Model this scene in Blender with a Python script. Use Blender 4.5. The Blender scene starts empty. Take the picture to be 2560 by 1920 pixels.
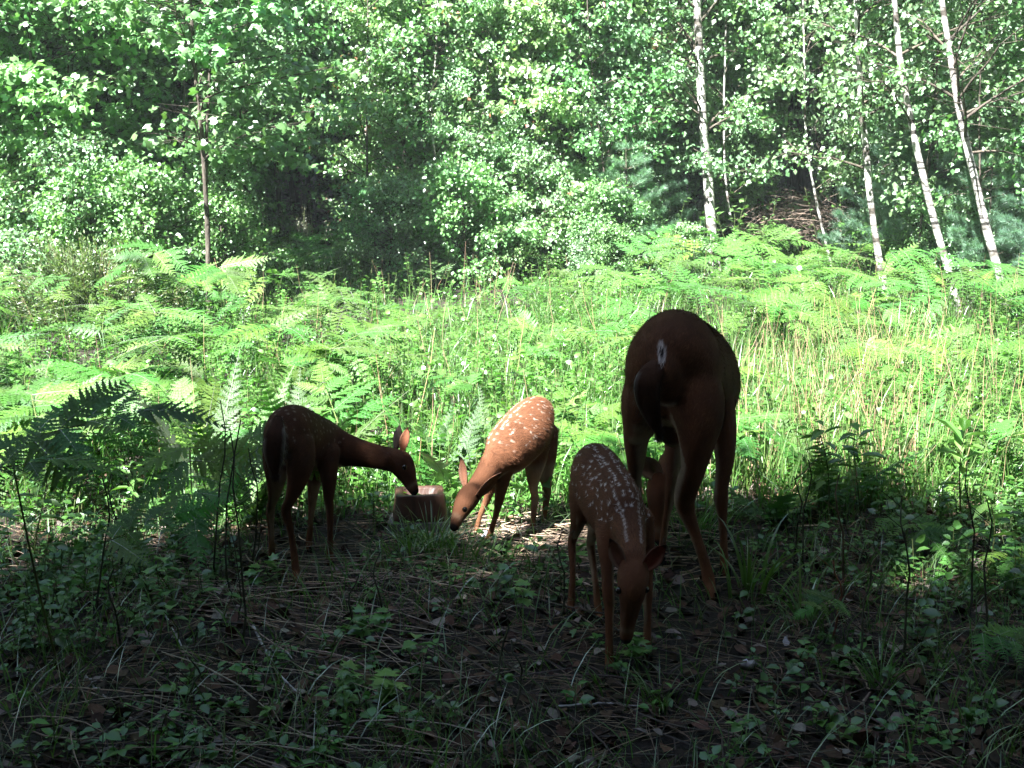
import bpy, math, random
import numpy as np
from mathutils import Vector, Matrix, noise
from mathutils.kdtree import KDTree

PI = math.pi
random.seed(7)
RNG = np.random.default_rng(7)
scene = bpy.context.scene
C = scene.collection

# ---------------------------------------------------------------- camera, sky, sun, exposure
CAM_H, FPX, PITCH = 1.3, 2745.0, math.radians(8.8)
cam = bpy.data.cameras.new('camera')
cam.sensor_width = 36.0
cam.lens = 36.0 * FPX / 2560.0
cam.clip_start, cam.clip_end = 0.05, 400.0
camo = bpy.data.objects.new('camera', cam)
C.objects.link(camo)
camo.location = (0, 0, CAM_H)
camo.rotation_euler = (PI / 2 - PITCH, 0, 0)
scene.camera = camo

SUN = Vector((-0.40, -0.50, 0.85)).normalized()
world = bpy.data.worlds.new('World')
scene.world = world
world.use_nodes = True
wn = world.node_tree
sky = wn.nodes.new('ShaderNodeTexSky')
sky.sky_type = 'NISHITA'
sky.sun_disc = False
sky.sun_elevation = math.asin(SUN.z)
sky.sun_rotation = math.atan2(SUN.x, SUN.y)
wn.links.new(sky.outputs[0], wn.nodes['Background'].inputs[0])
wn.nodes['Background'].inputs[1].default_value = 0.05
sun = bpy.data.lights.new('sun', 'SUN')
sun.energy = 5.0
sun.angle = math.radians(0.5)
sun.color = (1.0, 0.985, 0.955)
suno = bpy.data.objects.new('sun', sun)
C.objects.link(suno)
suno.rotation_euler = SUN.to_track_quat('Z', 'Y').to_euler()
suno.location = SUN * 40

vs = scene.view_settings
vs.view_transform = 'Standard'
vs.look = 'None'
vs.exposure = 2.9
vs.gamma = 1.0
vs.use_curve_mapping = False
cy = scene.cycles
cy.max_bounces = 8
cy.diffuse_bounces = 5
cy.glossy_bounces = 2
cy.transmission_bounces = 4
cy.transparent_max_bounces = 4
cy.caustics_reflective = False
cy.caustics_refractive = False
cy.use_denoising = True

# ---------------------------------------------------------------- helpers
def P(sx, sy, Y):
    """point seen at (sx, sy) of the 2560x1920 photograph, Y metres ahead"""
    a, b = (sx - 1280) / FPX, (sy - 960) / FPX
    d = Vector((a, math.cos(PITCH) - b * math.sin(PITCH), -math.sin(PITCH) - b * math.cos(PITCH)))
    d *= Y / d.y
    return Vector((d.x, Y, CAM_H + d.z))

def smooth01(t):
    t = np.clip(t, 0, 1)
    return t * t * (3 - 2 * t)

def gz(x, y):
    """ground height; works on floats and arrays"""
    x = np.asarray(x, dtype=float); y = np.asarray(y, dtype=float)
    z = 0.088 * np.maximum(0, y - 5.0) * smooth01((y - 4.6) / 2)
    z = z + 0.02 * np.maximum(0, y - 15) + 0.09 * np.maximum(0, y - 26)
    z = z + 0.022 * np.maximum(0, x - 1.5) * smooth01((y - 5) / 4)
    z = z + 0.018 * np.sin(x * 1.9 + 0.7) * np.sin(y * 1.7 + 0.3) + 0.008 * np.sin(x * 5.1) * np.sin(y * 4.3 + 1)
    return z

def gzf(x, y):
    return float(gz(x, y))

def G(sx, sy):
    """ground point seen at a photograph pixel"""
    lo, hi = 0.5, 40.0
    for _ in range(40):
        m = 0.5 * (lo + hi)
        p = P(sx, sy, m)
        if p.z > gzf(p.x, p.y): lo = m
        else: hi = m
    p = P(sx, sy, lo)
    return Vector((p.x, p.y, gzf(p.x, p.y)))

def nrm(v):
    return v / np.maximum(1e-9, np.linalg.norm(v, axis=-1, keepdims=True))

class MB:
    """collects vertices, triangles / quads and a colour per vertex; build() links ONE mesh object"""
    def __init__(s):
        s.v, s.f3, s.f4, s.c, s.n = [], [], [], [], 0
    def add(s, v, f, col):
        v = np.asarray(v, dtype=np.float32).reshape(-1, 3)
        f = np.asarray(f, dtype=np.int64)
        col = np.asarray(col, dtype=np.float32)
        if col.ndim == 1: col = np.repeat(col[None, :3], len(v), 0)
        (s.f3 if f.shape[1] == 3 else s.f4).append(f + s.n)
        s.v.append(v); s.c.append(col[:, :3]); s.n += len(v)
    def mesh(s, name, mat, smooth=False):
        me = bpy.data.meshes.new(name)
        v = np.concatenate(s.v)
        me.vertices.add(len(v)); me.vertices.foreach_set('co', v.ravel())
        idx, tot = [], []
        if s.f3:
            f = np.concatenate(s.f3); idx.append(f.ravel()); tot.append(np.full(len(f), 3))
        if s.f4:
            f = np.concatenate(s.f4); idx.append(f.ravel()); tot.append(np.full(len(f), 4))
        idx = np.concatenate(idx); tot = np.concatenate(tot)
        me.loops.add(len(idx)); me.loops.foreach_set('vertex_index', idx.astype(np.int32))
        me.polygons.add(len(tot))
        st = np.concatenate([[0], np.cumsum(tot)[:-1]])
        me.polygons.foreach_set('loop_start', st.astype(np.int32))
        if smooth: me.polygons.foreach_set('use_smooth', np.ones(len(tot), dtype=bool))
        me.update(calc_edges=True)
        a = me.color_attributes.new('col', 'FLOAT_COLOR', 'POINT')
        c = np.concatenate(s.c); c4 = np.concatenate([c, np.ones((len(c), 1), np.float32)], 1)
        a.data.foreach_set('color', c4.ravel())
        me.materials.append(mat)
        return me
    def build(s, name, mat, parent=None, smooth=False):
        return link(name, s.mesh(name, mat, smooth), parent)

def link(name, me, parent=None):
    o = bpy.data.objects.new(name, me)
    C.objects.link(o)
    if parent is not None: o.parent = parent
    return o

def tag(o, label=None, cat=None, group=None, kind=None):
    if label: o['label'] = label
    if cat: o['category'] = cat
    if group: o['group'] = group
    if kind: o['kind'] = kind
    return o

def empty(name, loc, rz=0.0, sc=1.0):
    o = bpy.data.objects.new(name, None)
    o.empty_display_size = 0.1
    C.objects.link(o)
    o.location = loc; o.rotation_euler = (0, 0, rz); o.scale = (sc, sc, sc)
    return o

def tubes(mb, paths, radii, col, sides=4, cap=False):
    """paths (N,K,3), radii (N,K)"""
    paths = np.asarray(paths, float); radii = np.asarray(radii, float)
    if paths.ndim == 2: paths, radii = paths[None], radii[None]
    N, K, _ = paths.shape
    t = nrm(np.gradient(paths, axis=1))
    ref = np.where(np.abs(t[..., 2:3]) > 0.9, np.array([1.0, 0, 0]), np.array([0, 0, 1.0]))
    ref = np.repeat(ref[:, :1], K, 1)
    s = nrm(np.cross(t, ref)); u = np.cross(s, t)
    a = np.arange(sides) * 2 * PI / sides
    v = paths[:, :, None] + radii[:, :, None, None] * (np.cos(a)[:, None] * s[:, :, None] + np.sin(a)[:, None] * u[:, :, None])
    base = (np.arange(N)[:, None, None] * K + np.arange(K - 1)[None, :, None]) * sides
    j = np.arange(sides)[None, None]; j2 = (j + 1) % sides
    f = np.stack([base + j, base + j2, base + sides + j2, base + sides + j], -1).reshape(-1, 4)
    col = np.asarray(col, float)
    if col.ndim == 2 and len(col) == N: col = np.repeat(col, K * sides, 0)
    mb.add(v.reshape(-1, 3), f, col)

# leaf templates: (verts in leaf space x across, y along, z up), triangles
KITE = (np.array([[0, 0, 0], [-.42, .42, .10], [0, 1, -.06], [.42, .42, .10]]), np.array([[0, 1, 2], [0, 2, 3]]))
KITE = (KITE[0], KITE[1][:, ::-1].copy())
OVAL = (np.array([[0, 0, 0], [-.30, .28, .09], [-.30, .62, .08], [0, 1, -.12], [.30, .62, .08], [.30, .28, .09], [0, .45, 0]]),
        np.array([[6, 0, 1], [6, 1, 2], [6, 2, 3], [6, 3, 4], [6, 4, 5], [6, 5, 0]])[:, ::-1].copy())
OVAL4 = (np.array([[0, 0, 0], [-.30, .30, .09], [-.25, .68, .07], [0, 1, -.10], [.25, .68, .07], [.30, .30, .09]]),
         np.array([[0, 5, 1], [1, 5, 4], [1, 4, 2], [2, 4, 3]]))
_m = [(0, 0), (.30, -.02), (.55, .22), (.30, .34), (.52, .74), (.22, .60), (0, 1.0), (-.22, .60), (-.52, .74), (-.30, .34), (-.55, .22), (-.30, -.02)]
MAPLE = (np.array([[0, .34, .06]] + [[x, y, -.10 * (abs(x) + max(0, y - .5))] for x, y in _m]),
         np.array([[0, 1 + i, 1 + (i + 1) % 12] for i in range(12)]))
MAPLE6 = (np.array([[0, .3, .06], [0, 0, 0], [.55, .25, -.03], [.22, .45, .03], [.34, .82, -.05], [0, 1.0, -.09], [-.34, .82, -.05], [-.22, .45, .03], [-.55, .25, -.03]]),
          np.array([[0, 1, 2], [0, 2, 3], [3, 4, 5], [0, 3, 5], [0, 5, 7], [7, 5, 6], [0, 7, 8], [0, 8, 1]]))
BLADE = (np.array([[-.5, 0, 0], [.5, 0, 0], [-.42, .5, 0], [.42, .5, 0], [0, 1, 0]]),
         np.array([[0, 1, 3], [0, 3, 2], [2, 3, 4]]))

def leaves(mb, tpl, pos, direc, normal, size, col, aspect=1.0):
    """place N leaves; direc = towards the tip, normal = upper face"""
    V, F = tpl
    y = nrm(direc); x = nrm(np.cross(y, normal)); z = np.cross(x, y)
    size = np.asarray(size)[:, None, None]
    asp = np.asarray(aspect)
    if asp.ndim: asp = asp[:, None, None]
    v = pos[:, None] + size * (V[None, :, 0:1] * asp * x[:, None] + V[None, :, 1:2] * y[:, None] + V[None, :, 2:3] * z[:, None])
    N, K = len(pos), len(V)
    f = (np.arange(N) * K)[:, None, None] + F[None]
    col = np.asarray(col)
    if col.ndim == 1: col = np.repeat(col[None], N, 0)
    mb.add(v.reshape(-1, 3), f.reshape(-1, 3), np.repeat(col, K, 0))

def rand_dirs(n, rng=None):
    r = (rng or RNG).normal(size=(n, 3)); return nrm(r)

def tint(base, n, v=0.25, hue=0.12, rng=None):
    rng = rng or RNG
    b = np.array(base)[None] * (1 + v * rng.uniform(-1, 1, (n, 1)))
    b = b * (1 + hue * rng.uniform(-1, 1, (n, 3)))
    return np.clip(b, 0.002, 0.9)

# ---------------------------------------------------------------- materials
def new_mat(name):
    m = bpy.data.materials.new(name); m.use_nodes = True
    nt = m.node_tree
    for n in list(nt.nodes): nt.nodes.remove(n)
    out = nt.nodes.new('ShaderNodeOutputMaterial')
    return m, nt, out

def leaf_mat(name, trans=0.42, rough=0.42, gloss=0.06, tcol=(1.15, 1.35, 0.55), var=.18, hv=.015):
    m, nt, out = new_mat(name)
    N, L = nt.nodes.new, nt.links.new
    at = N('ShaderNodeAttribute'); at.attribute_name = 'col'
    oi = N('ShaderNodeObjectInfo')
    hs = N('ShaderNodeHueSaturation'); hs.inputs['Saturation'].default_value = 1.0
    mr = N('ShaderNodeMapRange'); mr.inputs['To Min'].default_value = 1 - var; mr.inputs['To Max'].default_value = 1 + var
    L(oi.outputs['Random'], mr.inputs['Value']); L(mr.outputs[0], hs.inputs['Value'])
    mh = N('ShaderNodeMapRange'); mh.inputs['To Min'].default_value = 0.5 - hv; mh.inputs['To Max'].default_value = 0.5 + hv
    ml = N('ShaderNodeMath'); ml.operation = 'MULTIPLY'; ml.inputs[1].default_value = 7.13
    fr = N('ShaderNodeMath'); fr.operation = 'FRACT'
    L(oi.outputs['Random'], ml.inputs[0]); L(ml.outputs[0], fr.inputs[0]); L(fr.outputs[0], mh.inputs['Value']); L(mh.outputs[0], hs.inputs['Hue'])
    L(at.outputs['Color'], hs.inputs['Color'])
    tc = N('ShaderNodeMix'); tc.data_type = 'RGBA'; tc.blend_type = 'MULTIPLY'; tc.inputs[0].default_value = 1.0
    L(hs.outputs[0], tc.inputs[6]); tc.inputs[7].default_value = (*tcol, 1)
    df = N('ShaderNodeBsdfDiffuse'); tr = N('ShaderNodeBsdfTranslucent')
    L(hs.outputs[0], df.inputs[0]); L(tc.outputs[2], tr.inputs[0])
    mx = N('ShaderNodeMixShader'); mx.inputs[0].default_value = trans
    L(df.outputs[0], mx.inputs[1]); L(tr.outputs[0], mx.inputs[2])
    gl = N('ShaderNodeBsdfGlossy'); gl.inputs['Roughness'].default_value = rough; gl.inputs[0].default_value = (0.95, 0.98, 1.0, 1)
    lw = N('ShaderNodeLayerWeight'); lw.inputs[0].default_value = 0.25
    ma = N('ShaderNodeMath'); ma.operation = 'MULTIPLY_ADD'; ma.inputs[1].default_value = 0.25; ma.inputs[2].default_value = gloss
    L(lw.outputs['Fresnel'], ma.inputs[0])
    m2 = N('ShaderNodeMixShader')
    L(ma.outputs[0], m2.inputs[0]); L(mx.outputs[0], m2.inputs[1]); L(gl.outputs[0], m2.inputs[2])
    L(m2.outputs[0], out.inputs[0])
    return m

def attr_mat(name, rough=0.8, noise_scale=30.0, amount=0.35, bump=0.4, spec=0.25, stretch=(1, 1, 1), sheen=0.0, bscale=None, bdist=0.01):
    """vertex colour times a noise, with bump"""
    m, nt, out = new_mat(name)
    N, L = nt.nodes.new, nt.links.new
    at = N('ShaderNodeAttribute'); at.attribute_name = 'col'
    tc = N('ShaderNodeTexCoord'); mp = N('ShaderNodeMapping'); mp.inputs['Scale'].default_value = stretch
    L(tc.outputs['Object'], mp.inputs[0])
    ns = N('ShaderNodeTexNoise'); ns.inputs['Scale'].default_value = noise_scale; ns.inputs['Detail'].default_value = 5
    L(mp.outputs[0], ns.inputs['Vector'])
    mr = N('ShaderNodeMapRange'); mr.inputs['From Min'].default_value = 0.3; mr.inputs['From Max'].default_value = 0.7
    mr.inputs['To Min'].default_value = 1 - amount; mr.inputs['To Max'].default_value = 1 + amount
    L(ns.outputs['Fac'], mr.inputs['Value'])
    mul = N('ShaderNodeVectorMath'); mul.operation = 'SCALE'
    L(at.outputs['Color'], mul.inputs[0]); L(mr.outputs[0], mul.inputs['Scale'])
    pb = N('ShaderNodeBsdfPrincipled')
    L(mul.outputs[0], pb.inputs['Base Color'])
    pb.inputs['Roughness'].default_value = rough
    pb.inputs['Specular IOR Level'].default_value = spec
    if sheen:
        pb.inputs['Sheen Weight'].default_value = sheen; pb.inputs['Sheen Roughness'].default_value = 0.45
        pb.inputs['Sheen Tint'].default_value = (0.75, 0.5, 0.35, 1)
    bp = N('ShaderNodeBump'); bp.inputs['Strength'].default_value = bump; bp.inputs['Distance'].default_value = bdist
    if bscale:
        n2 = N('ShaderNodeTexNoise'); n2.inputs['Scale'].default_value = bscale; n2.inputs['Detail'].default_value = 3
        L(mp.outputs[0], n2.inputs['Vector']); L(n2.outputs['Fac'], bp.inputs['Height'])
    else:
        L(ns.outputs['Fac'], bp.inputs['Height'])
    L(bp.outputs[0], pb.inputs['Normal'])
    L(pb.outputs[0], out.inputs[0])
    return m

def birch_mat():
    m, nt, out = new_mat('birch_bark')
    N, L = nt.nodes.new, nt.links.new
    tc = N('ShaderNodeTexCoord'); mp = N('ShaderNodeMapping'); mp.inputs['Scale'].default_value = (5, 5, 30)
    L(tc.outputs['Object'], mp.inputs[0])
    n1 = N('ShaderNodeTexNoise'); n1.inputs['Scale'].default_value = 1.0; n1.inputs['Detail'].default_value = 6; n1.inputs['Roughness'].default_value = 0.7
    L(mp.outputs[0], n1.inputs['Vector'])
    r1 = N('ShaderNodeValToRGB'); r1.color_ramp.elements[0].position = 0.40; r1.color_ramp.elements[0].color = (0.05, 0.045, 0.04, 1)
    r1.color_ramp.elements[1].position = 0.50; r1.color_ramp.elements[1].color = (0.58, 0.56, 0.54, 1)
    L(n1.outputs['Fac'], r1.inputs[0])
    mp2 = N('ShaderNodeMapping'); mp2.inputs['Scale'].default_value = (3, 3, 5)
    L(tc.outputs['Object'], mp2.inputs[0])
    n2 = N('ShaderNodeTexNoise'); n2.inputs['Scale'].default_value = 1.0; n2.inputs['Detail'].default_value = 5
    L(mp2.outputs[0], n2.inputs['Vector'])
    r2 = N('ShaderNodeValToRGB'); r2.color_ramp.elements[0].position = 0.40; r2.color_ramp.elements[0].color = (0.16, 0.14, 0.12, 1)
    r2.color_ramp.elements[1].position = 0.52; r2.color_ramp.elements[1].color = (1, 1, 1, 1)
    L(n2.outputs['Fac'], r2.inputs[0])
    mx = N('ShaderNodeMix'); mx.data_type = 'RGBA'; mx.blend_type = 'MULTIPLY'; mx.inputs[0].default_value = 1
    L(r1.outputs[0], mx.inputs[6]); L(r2.outputs[0], mx.inputs[7])
    pb = N('ShaderNodeBsdfPrincipled'); pb.inputs['Roughness'].default_value = 0.6
    L(mx.outputs[2], pb.inputs['Base Color'])
    bp = N('ShaderNodeBump'); bp.inputs['Strength'].default_value = 0.5; bp.inputs['Distance'].default_value = 0.01
    L(n1.outputs['Fac'], bp.inputs['Height']); L(bp.outputs[0], pb.inputs['Normal'])
    L(pb.outputs[0], out.inputs[0])
    return m

def ground_mat():
    m, nt, out = new_mat('forest_floor')
    N, L = nt.nodes.new, nt.links.new
    tc = N('ShaderNodeTexCoord')
    n1 = N('ShaderNodeTexNoise'); n1.inputs['Scale'].default_value = 22; n1.inputs['Detail'].default_value = 8; n1.inputs['Roughness'].default_value = 0.75
    L(tc.outputs['Object'], n1.inputs['Vector'])
    r = N('ShaderNodeValToRGB')
    e = r.color_ramp.elements
    e[0].position = 0.35; e[0].color = (0.012, 0.009, 0.006, 1)
    e[1].position = 0.72; e[1].color = (0.08, 0.055, 0.036, 1)
    k = e.new(0.55); k.color = (0.028, 0.019, 0.013, 1)
    L(n1.outputs['Fac'], r.inputs[0])
    pb = N('ShaderNodeBsdfPrincipled'); pb.inputs['Roughness'].default_value = 0.95
    L(r.outputs[0], pb.inputs['Base Color'])
    bp = N('ShaderNodeBump'); bp.inputs['Strength'].default_value = 1; bp.inputs['Distance'].default_value = 0.03
    L(n1.outputs['Fac'], bp.inputs['Height']); L(bp.outputs[0], pb.inputs['Normal'])
    L(pb.outputs[0], out.inputs[0])
    return m

M_LEAF = leaf_mat('tree_leaf', trans=0.38, rough=0.36, gloss=0.06)
M_FERN = leaf_mat('fern_leaf', trans=0.40, rough=0.55, gloss=0.022, var=.36, hv=.03)
M_GRASS = leaf_mat('grass_leaf', trans=0.40, rough=0.4, gloss=0.05)
M_DRY = attr_mat('dry_litter', rough=0.75, noise_scale=60, amount=0.3, bump=0.3)
M_BARK = attr_mat('grey_bark', rough=0.9, noise_scale=14, amount=0.5, bump=0.9, stretch=(3, 3, .7), bdist=0.02)
M_BIRCH = birch_mat()
M_GROUND = ground_mat()
M_COAT = attr_mat('deer_coat', rough=0.85, noise_scale=11, amount=0.22, bump=0.5, bscale=160, bdist=0.004, spec=0.12)
M_HOOF = attr_mat('hoof_horn', rough=0.5, noise_scale=60, amount=0.2)
M_LICK = attr_mat('mineral_lick', rough=0.5, noise_scale=12, amount=0.55, bump=0.6, stretch=(2, 2, .5), spec=0.5, bdist=0.008)
M_STONE = attr_mat('grey_stone', rough=0.85, noise_scale=20, amount=0.35, bump=0.8, bdist=0.01)
def eye_mat():
    m, nt, out = new_mat('dark_eye')
    pb = nt.nodes.new('ShaderNodeBsdfPrincipled'); pb.inputs['Base Color'].default_value = (0.006, 0.004, 0.003, 1); pb.inputs['Roughness'].default_value = 0.08
    nt.links.new(pb.outputs[0], out.inputs[0]); return m
M_EYE = eye_mat()

GREEN_MAPLE = (0.155, 0.340, 0.120)
GREEN_BIRCH = (0.205, 0.365, 0.180)
GREEN_YEL = (0.225, 0.385, 0.150)
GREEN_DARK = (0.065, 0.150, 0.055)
GREEN_FERN = (0.080, 0.200, 0.028)
GREEN_PINE = (0.150, 0.290, 0.190)
BARK = (0.10, 0.085, 0.07)

# ---------------------------------------------------------------- terrain
def build_ground():
    xs = np.concatenate([np.linspace(-60, -9, 26), np.linspace(-8.5, 8.5, 120), np.linspace(9, 60, 26)])
    ys = np.concatenate([np.linspace(-30, 0, 12), np.linspace(0.3, 16, 130), np.linspace(16.5, 90, 60)])
    X, Y = np.meshgrid(xs, ys)
    Z = gz(X, Y)
    near = np.exp(-((Y - 5) / 9) ** 2)
    Z = Z + near * 0.006 * np.sin(X * 13.3 + np.sin(Y * 9)) * np.sin(Y * 11.7 + np.sin(X * 7))
    mb = MB()
    n, k = X.shape
    i = (np.arange(n - 1)[:, None] * k + np.arange(k - 1)[None]).ravel()
    mb.add(np.stack([X, Y, Z], -1).reshape(-1, 3), np.stack([i, i + 1, i + k + 1, i + k], 1), (0.05, 0.035, 0.02))
    o = mb.build('ground', M_GROUND, smooth=True)
    tag(o, 'dark brown forest floor under the ferns and litter', kind='structure')
build_ground()

# ---------------------------------------------------------------- trees
def tree_meshes(seed, path, r0, z0, nb, rmax, leaf, lsize, nleaf, color, el=0.5, flat=0.6, birch=False, ztop=None, tipcol=None, tipfrac=0.0, sub=8, prof=None, twig=(0.09, 0.075, 0.06), clear=0, back=0):
    """path: (K,3) trunk polyline from its base up. returns meshes trunk, branching, crown"""
    rng = np.random.default_rng(seed)
    path = np.asarray(path, float)
    seg = np.linalg.norm(np.diff(path, axis=0), axis=1); S = np.concatenate([[0], np.cumsum(seg)])
    H = S[-1]
    K = max(10, int(H / 0.35))
    s = np.linspace(0, H, K)
    pp = np.stack([np.interp(s, S, path[:, i]) for i in range(3)], 1)
    for _ in range(2):
        pp[1:-1] = (pp[:-2] + 2 * pp[1:-1] + pp[2:]) / 4
    wob = 0.006 * H / 6
    pp[1:] += np.cumsum(rng.normal(0, wob, (K - 1, 3)) * [1, 1, 0], 0)
    rad = r0 * (1 - s / H) ** 0.8 + 0.004
    rad[0] *= 1.3
    rad *= 1 + 0.07 * rng.normal(size=K)
    tb = MB(); tubes(tb, pp, rad, BARK if not birch else (.6, .6, .58), sides=10)
    tmesh = tb.mesh('trunk', M_BIRCH if birch else M_BARK, smooth=True)
    # branches
    z = np.sort(rng.uniform(0, 1, nb)) ** 0.9
    bs = z0 + z * (H * 0.98 - z0)
    az = rng.uniform(0, 2 * PI, nb)
    t = (bs - z0) / (H - z0)
    L = rmax * (prof(t) if prof else (0.55 + 0.75 * np.sin(PI * np.clip(t * 0.9 + 0.12, 0, 1)) - 0.35 * t)) * rng.uniform(0.6, 1.15, nb)
    L = np.maximum(L, 0.25)
    st = np.stack([np.interp(bs, s, pp[:, i]) for i in range(3)], 1)
    ele = el + rng.normal(0, 0.22, nb) + 0.3 * t
    d0 = np.stack([np.cos(az) * np.cos(ele), np.sin(az) * np.cos(ele), np.sin(ele)], 1)
    KB = 6
    u = np.linspace(0, 1, KB)
    bp = st[:, None] + d0[:, None] * (L[:, None] * u)[:, :, None]
    bp[:, :, 2] -= (0.18 * L[:, None] * u ** 2)
    jit = rng.normal(0, 1, (nb, KB, 3)) * (0.035 * L[:, None] * u)[:, :, None]
    bp += np.cumsum(jit, 1) * 0.6
    br0 = np.interp(bs, s, rad) * 0.42
    br0 = np.minimum(br0, 0.006 + 0.011 * L)
    brd = br0[:, None] * (1 - 0.85 * u) + 0.0015
    bb = MB(); tubes(bb, bp, brd, tint(twig, nb, .3, .05, rng), sides=4)
    # twigs
    m = sub
    tt = rng.uniform(0.22, 1.0, (nb, m)); tt[:, 0] = 1.0
    bi = np.repeat(np.arange(nb), m); tf = tt.ravel()
    fi = tf * (KB - 1); i0 = np.minimum(fi.astype(int), KB - 2); w = (fi - i0)[:, None]
    ts = bp[bi, i0] * (1 - w) + bp[bi, i0 + 1] * w
    bd = nrm(bp[bi, i0 + 1] - bp[bi, i0])
    side = nrm(np.cross(bd, [0, 0, 1.0]))
    sgn = rng.choice([-1, 1], len(bi))[:, None]
    td = nrm(bd * rng.uniform(0.4, 1.0, (len(bi), 1)) + side * sgn * rng.uniform(0.2, 1.0, (len(bi), 1)) + rng.normal(0, 1, (len(bi), 3)) * [0.15, .15, 0.35 * (1 - flat) + .08])
    tl = (L[bi] * rng.uniform(0.22, 0.5, len(bi)) * (1.15 - 0.5 * tf)) + 0.06
    KT = 2; ut = np.linspace(0, 1, KT)
    tp = ts[:, None] + td[:, None] * (tl[:, None] * ut)[:, :, None]
    tp[:, :, 2] -= 0.12 * tl[:, None] * ut ** 2
    tubes(bb, tp, np.maximum(0.0012, 0.0045 * (1 - 0.7 * ut))[None] * np.ones((len(bi), 1)), tint(twig, len(bi), .3, .05, rng), sides=3)
    bmesh_ = bb.mesh('branching', M_BARK)
    # leaves
    nl = nleaf
    wgt = tl / tl.sum()
    li = rng.choice(len(bi), nl, p=wgt)
    lu = rng.uniform(0.05, 1.08, nl)[:, None]
    base = tp[li, 0] * (1 - lu) + tp[li, KT - 1] * lu
    off = rng.normal(0, 1, (nl, 3)) * lsize * np.array([0.9, 0.9, 0.9 * (1 - flat) + 0.25])
    pos = base + off
    dr = nrm(td[li] * 0.5 + rng.normal(0, 0.7, (nl, 3)) + np.array([0, 0, -0.35 - 0.5 * (1 - flat)]))
    nn = nrm(np.array([-.22, -.62, .85]) * (0.75 + .5 * flat) + rng.normal(0, 1, (nl, 3)) * (0.75 - 0.35 * flat))   # leaves turn to the open side
    if back:
        ty = np.interp(pos[:, 2], pp[:, 2], pp[:, 1]); bad = (pos[:, 1] < ty - .05) & (rng.random(nl) < back)
        pos[bad, 1] = 2 * ty[bad] - pos[bad, 1]
    if clear:
        tx = np.interp(pos[:, 2], pp[:, 2], pp[:, 0]); ty = np.interp(pos[:, 2], pp[:, 2], pp[:, 1])
        bad = (np.abs(pos[:, 0] - tx) < clear) & (pos[:, 1] < ty)
        pos[bad, 0] += np.where(pos[bad, 0] > tx[bad], 1, -1) * clear * rng.uniform(.6, 1.6, int(bad.sum()))
        pos[bad, 1] = 2 * ty[bad] - pos[bad, 1]
    col = tint(color, nl, .28, .10, rng)
    clump = rng.uniform(0.8, 1.2, nb)[bi[li]]
    col *= clump[:, None]
    if tipcol is not None:
        outer = (lu[:, 0] > 0.8) & (rng.uniform(0, 1, nl) < tipfrac)
        col[outer] = tint(tipcol, int(outer.sum()), .3, .15, rng)
    sz = lsize * rng.uniform(0.6, 1.25, nl)
    lb = MB(); leaves(lb, leaf, pos, dr, nn, sz, col)
    lmesh = lb.mesh('crown', M_LEAF)
    return tmesh, bmesh_, lmesh

ORD = 'leftmost second third fourth fifth sixth seventh eighth ninth tenth eleventh twelfth thirteenth fourteenth fifteenth sixteenth seventeenth eighteenth nineteenth twentieth twenty-first twenty-second twenty-third twenty-fourth twenty-fifth twenty-sixth'.split()
def rank_labels(items):
    """items: (object, kind phrase, place phrase, x); tells alike neighbours apart by their order from the left"""
    G_ = {}
    for it in items: G_.setdefault((it[1], it[2]), []).append(it)
    for (kp, pl), L in G_.items():
        L.sort(key=lambda t: t[3])
        for i, it in enumerate(L):
            if len(L) == 1: w = ''
            elif i == 0: w = 'leftmost '
            elif i == len(L) - 1: w = 'rightmost '
            else: w = ORD[min(i, 25)] + ' from left, '
            it[0]['label'] = f'{w}{kp} {pl}'

def straight(H, lean=0.04, seed=0):
    r = np.random.default_rng(seed)
    a = r.uniform(0, 2 * PI)
    z = np.linspace(0, H, 6)
    return np.stack([np.cos(a) * lean * z + r.normal(0, .03, 6) * z / H, np.sin(a) * lean * z + r.normal(0, .03, 6) * z / H, z], 1)

def make_tree(name, meshes, loc, rz=0, sc=1, label=None, cat='tree', group=None):
    r = empty(name, loc, rz, sc)
    tag(r, label, cat, group)
    for nm, me in zip(('trunk', 'branching', 'crown'), meshes):
        o = link(nm, me, r)
        if nm == 'branching': o['kind'] = 'stuff'
        if nm == 'crown': o['kind'] = 'stuff'
    return r

def path_tree(pts, Y, H_extra=4.0, yy=None):
    """trunk whose visible line runs through photograph pixels at about Y; base dropped to the ground"""
    W = [P(sx, sy, Y + (yy[i] if yy else 0)) for i, (sx, sy) in enumerate(pts)]
    W.sort(key=lambda p: p.z)
    d = (W[1] - W[0]); d *= 1 / max(d.z, 1e-3)
    g = gzf(W[0].x, W[0].y)
    b = W[0] - d * (W[0].z - g + 0.02)
    W = [b] + W
    d = W[-1] - W[-3]; d *= 1 / d.z
    top = W[-1] + Vector((d.x * H_extra * .5, d.y * H_extra * .5, H_extra))
    W.append(top)
    base = Vector((b.x, b.y, g))
    return base, np.array([[p.x - base.x, p.y - base.y, p.z - base.z] for p in W])

def named_tree(name, pts, Y, r0, seed, label, birch=True, H=4.0, z0=0.9, nb=46, rmax=1.0, nleaf=9000, color=GREEN_BIRCH, leaf=KITE, lsize=.052, group=None, **kw):
    base, pa = path_tree(pts, Y, H)
    ms = tree_meshes(seed, pa, r0, z0, nb, rmax, leaf, lsize, nleaf, color, birch=birch, **kw)
    return make_tree(name, ms, base, label=label, group=group)

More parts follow.
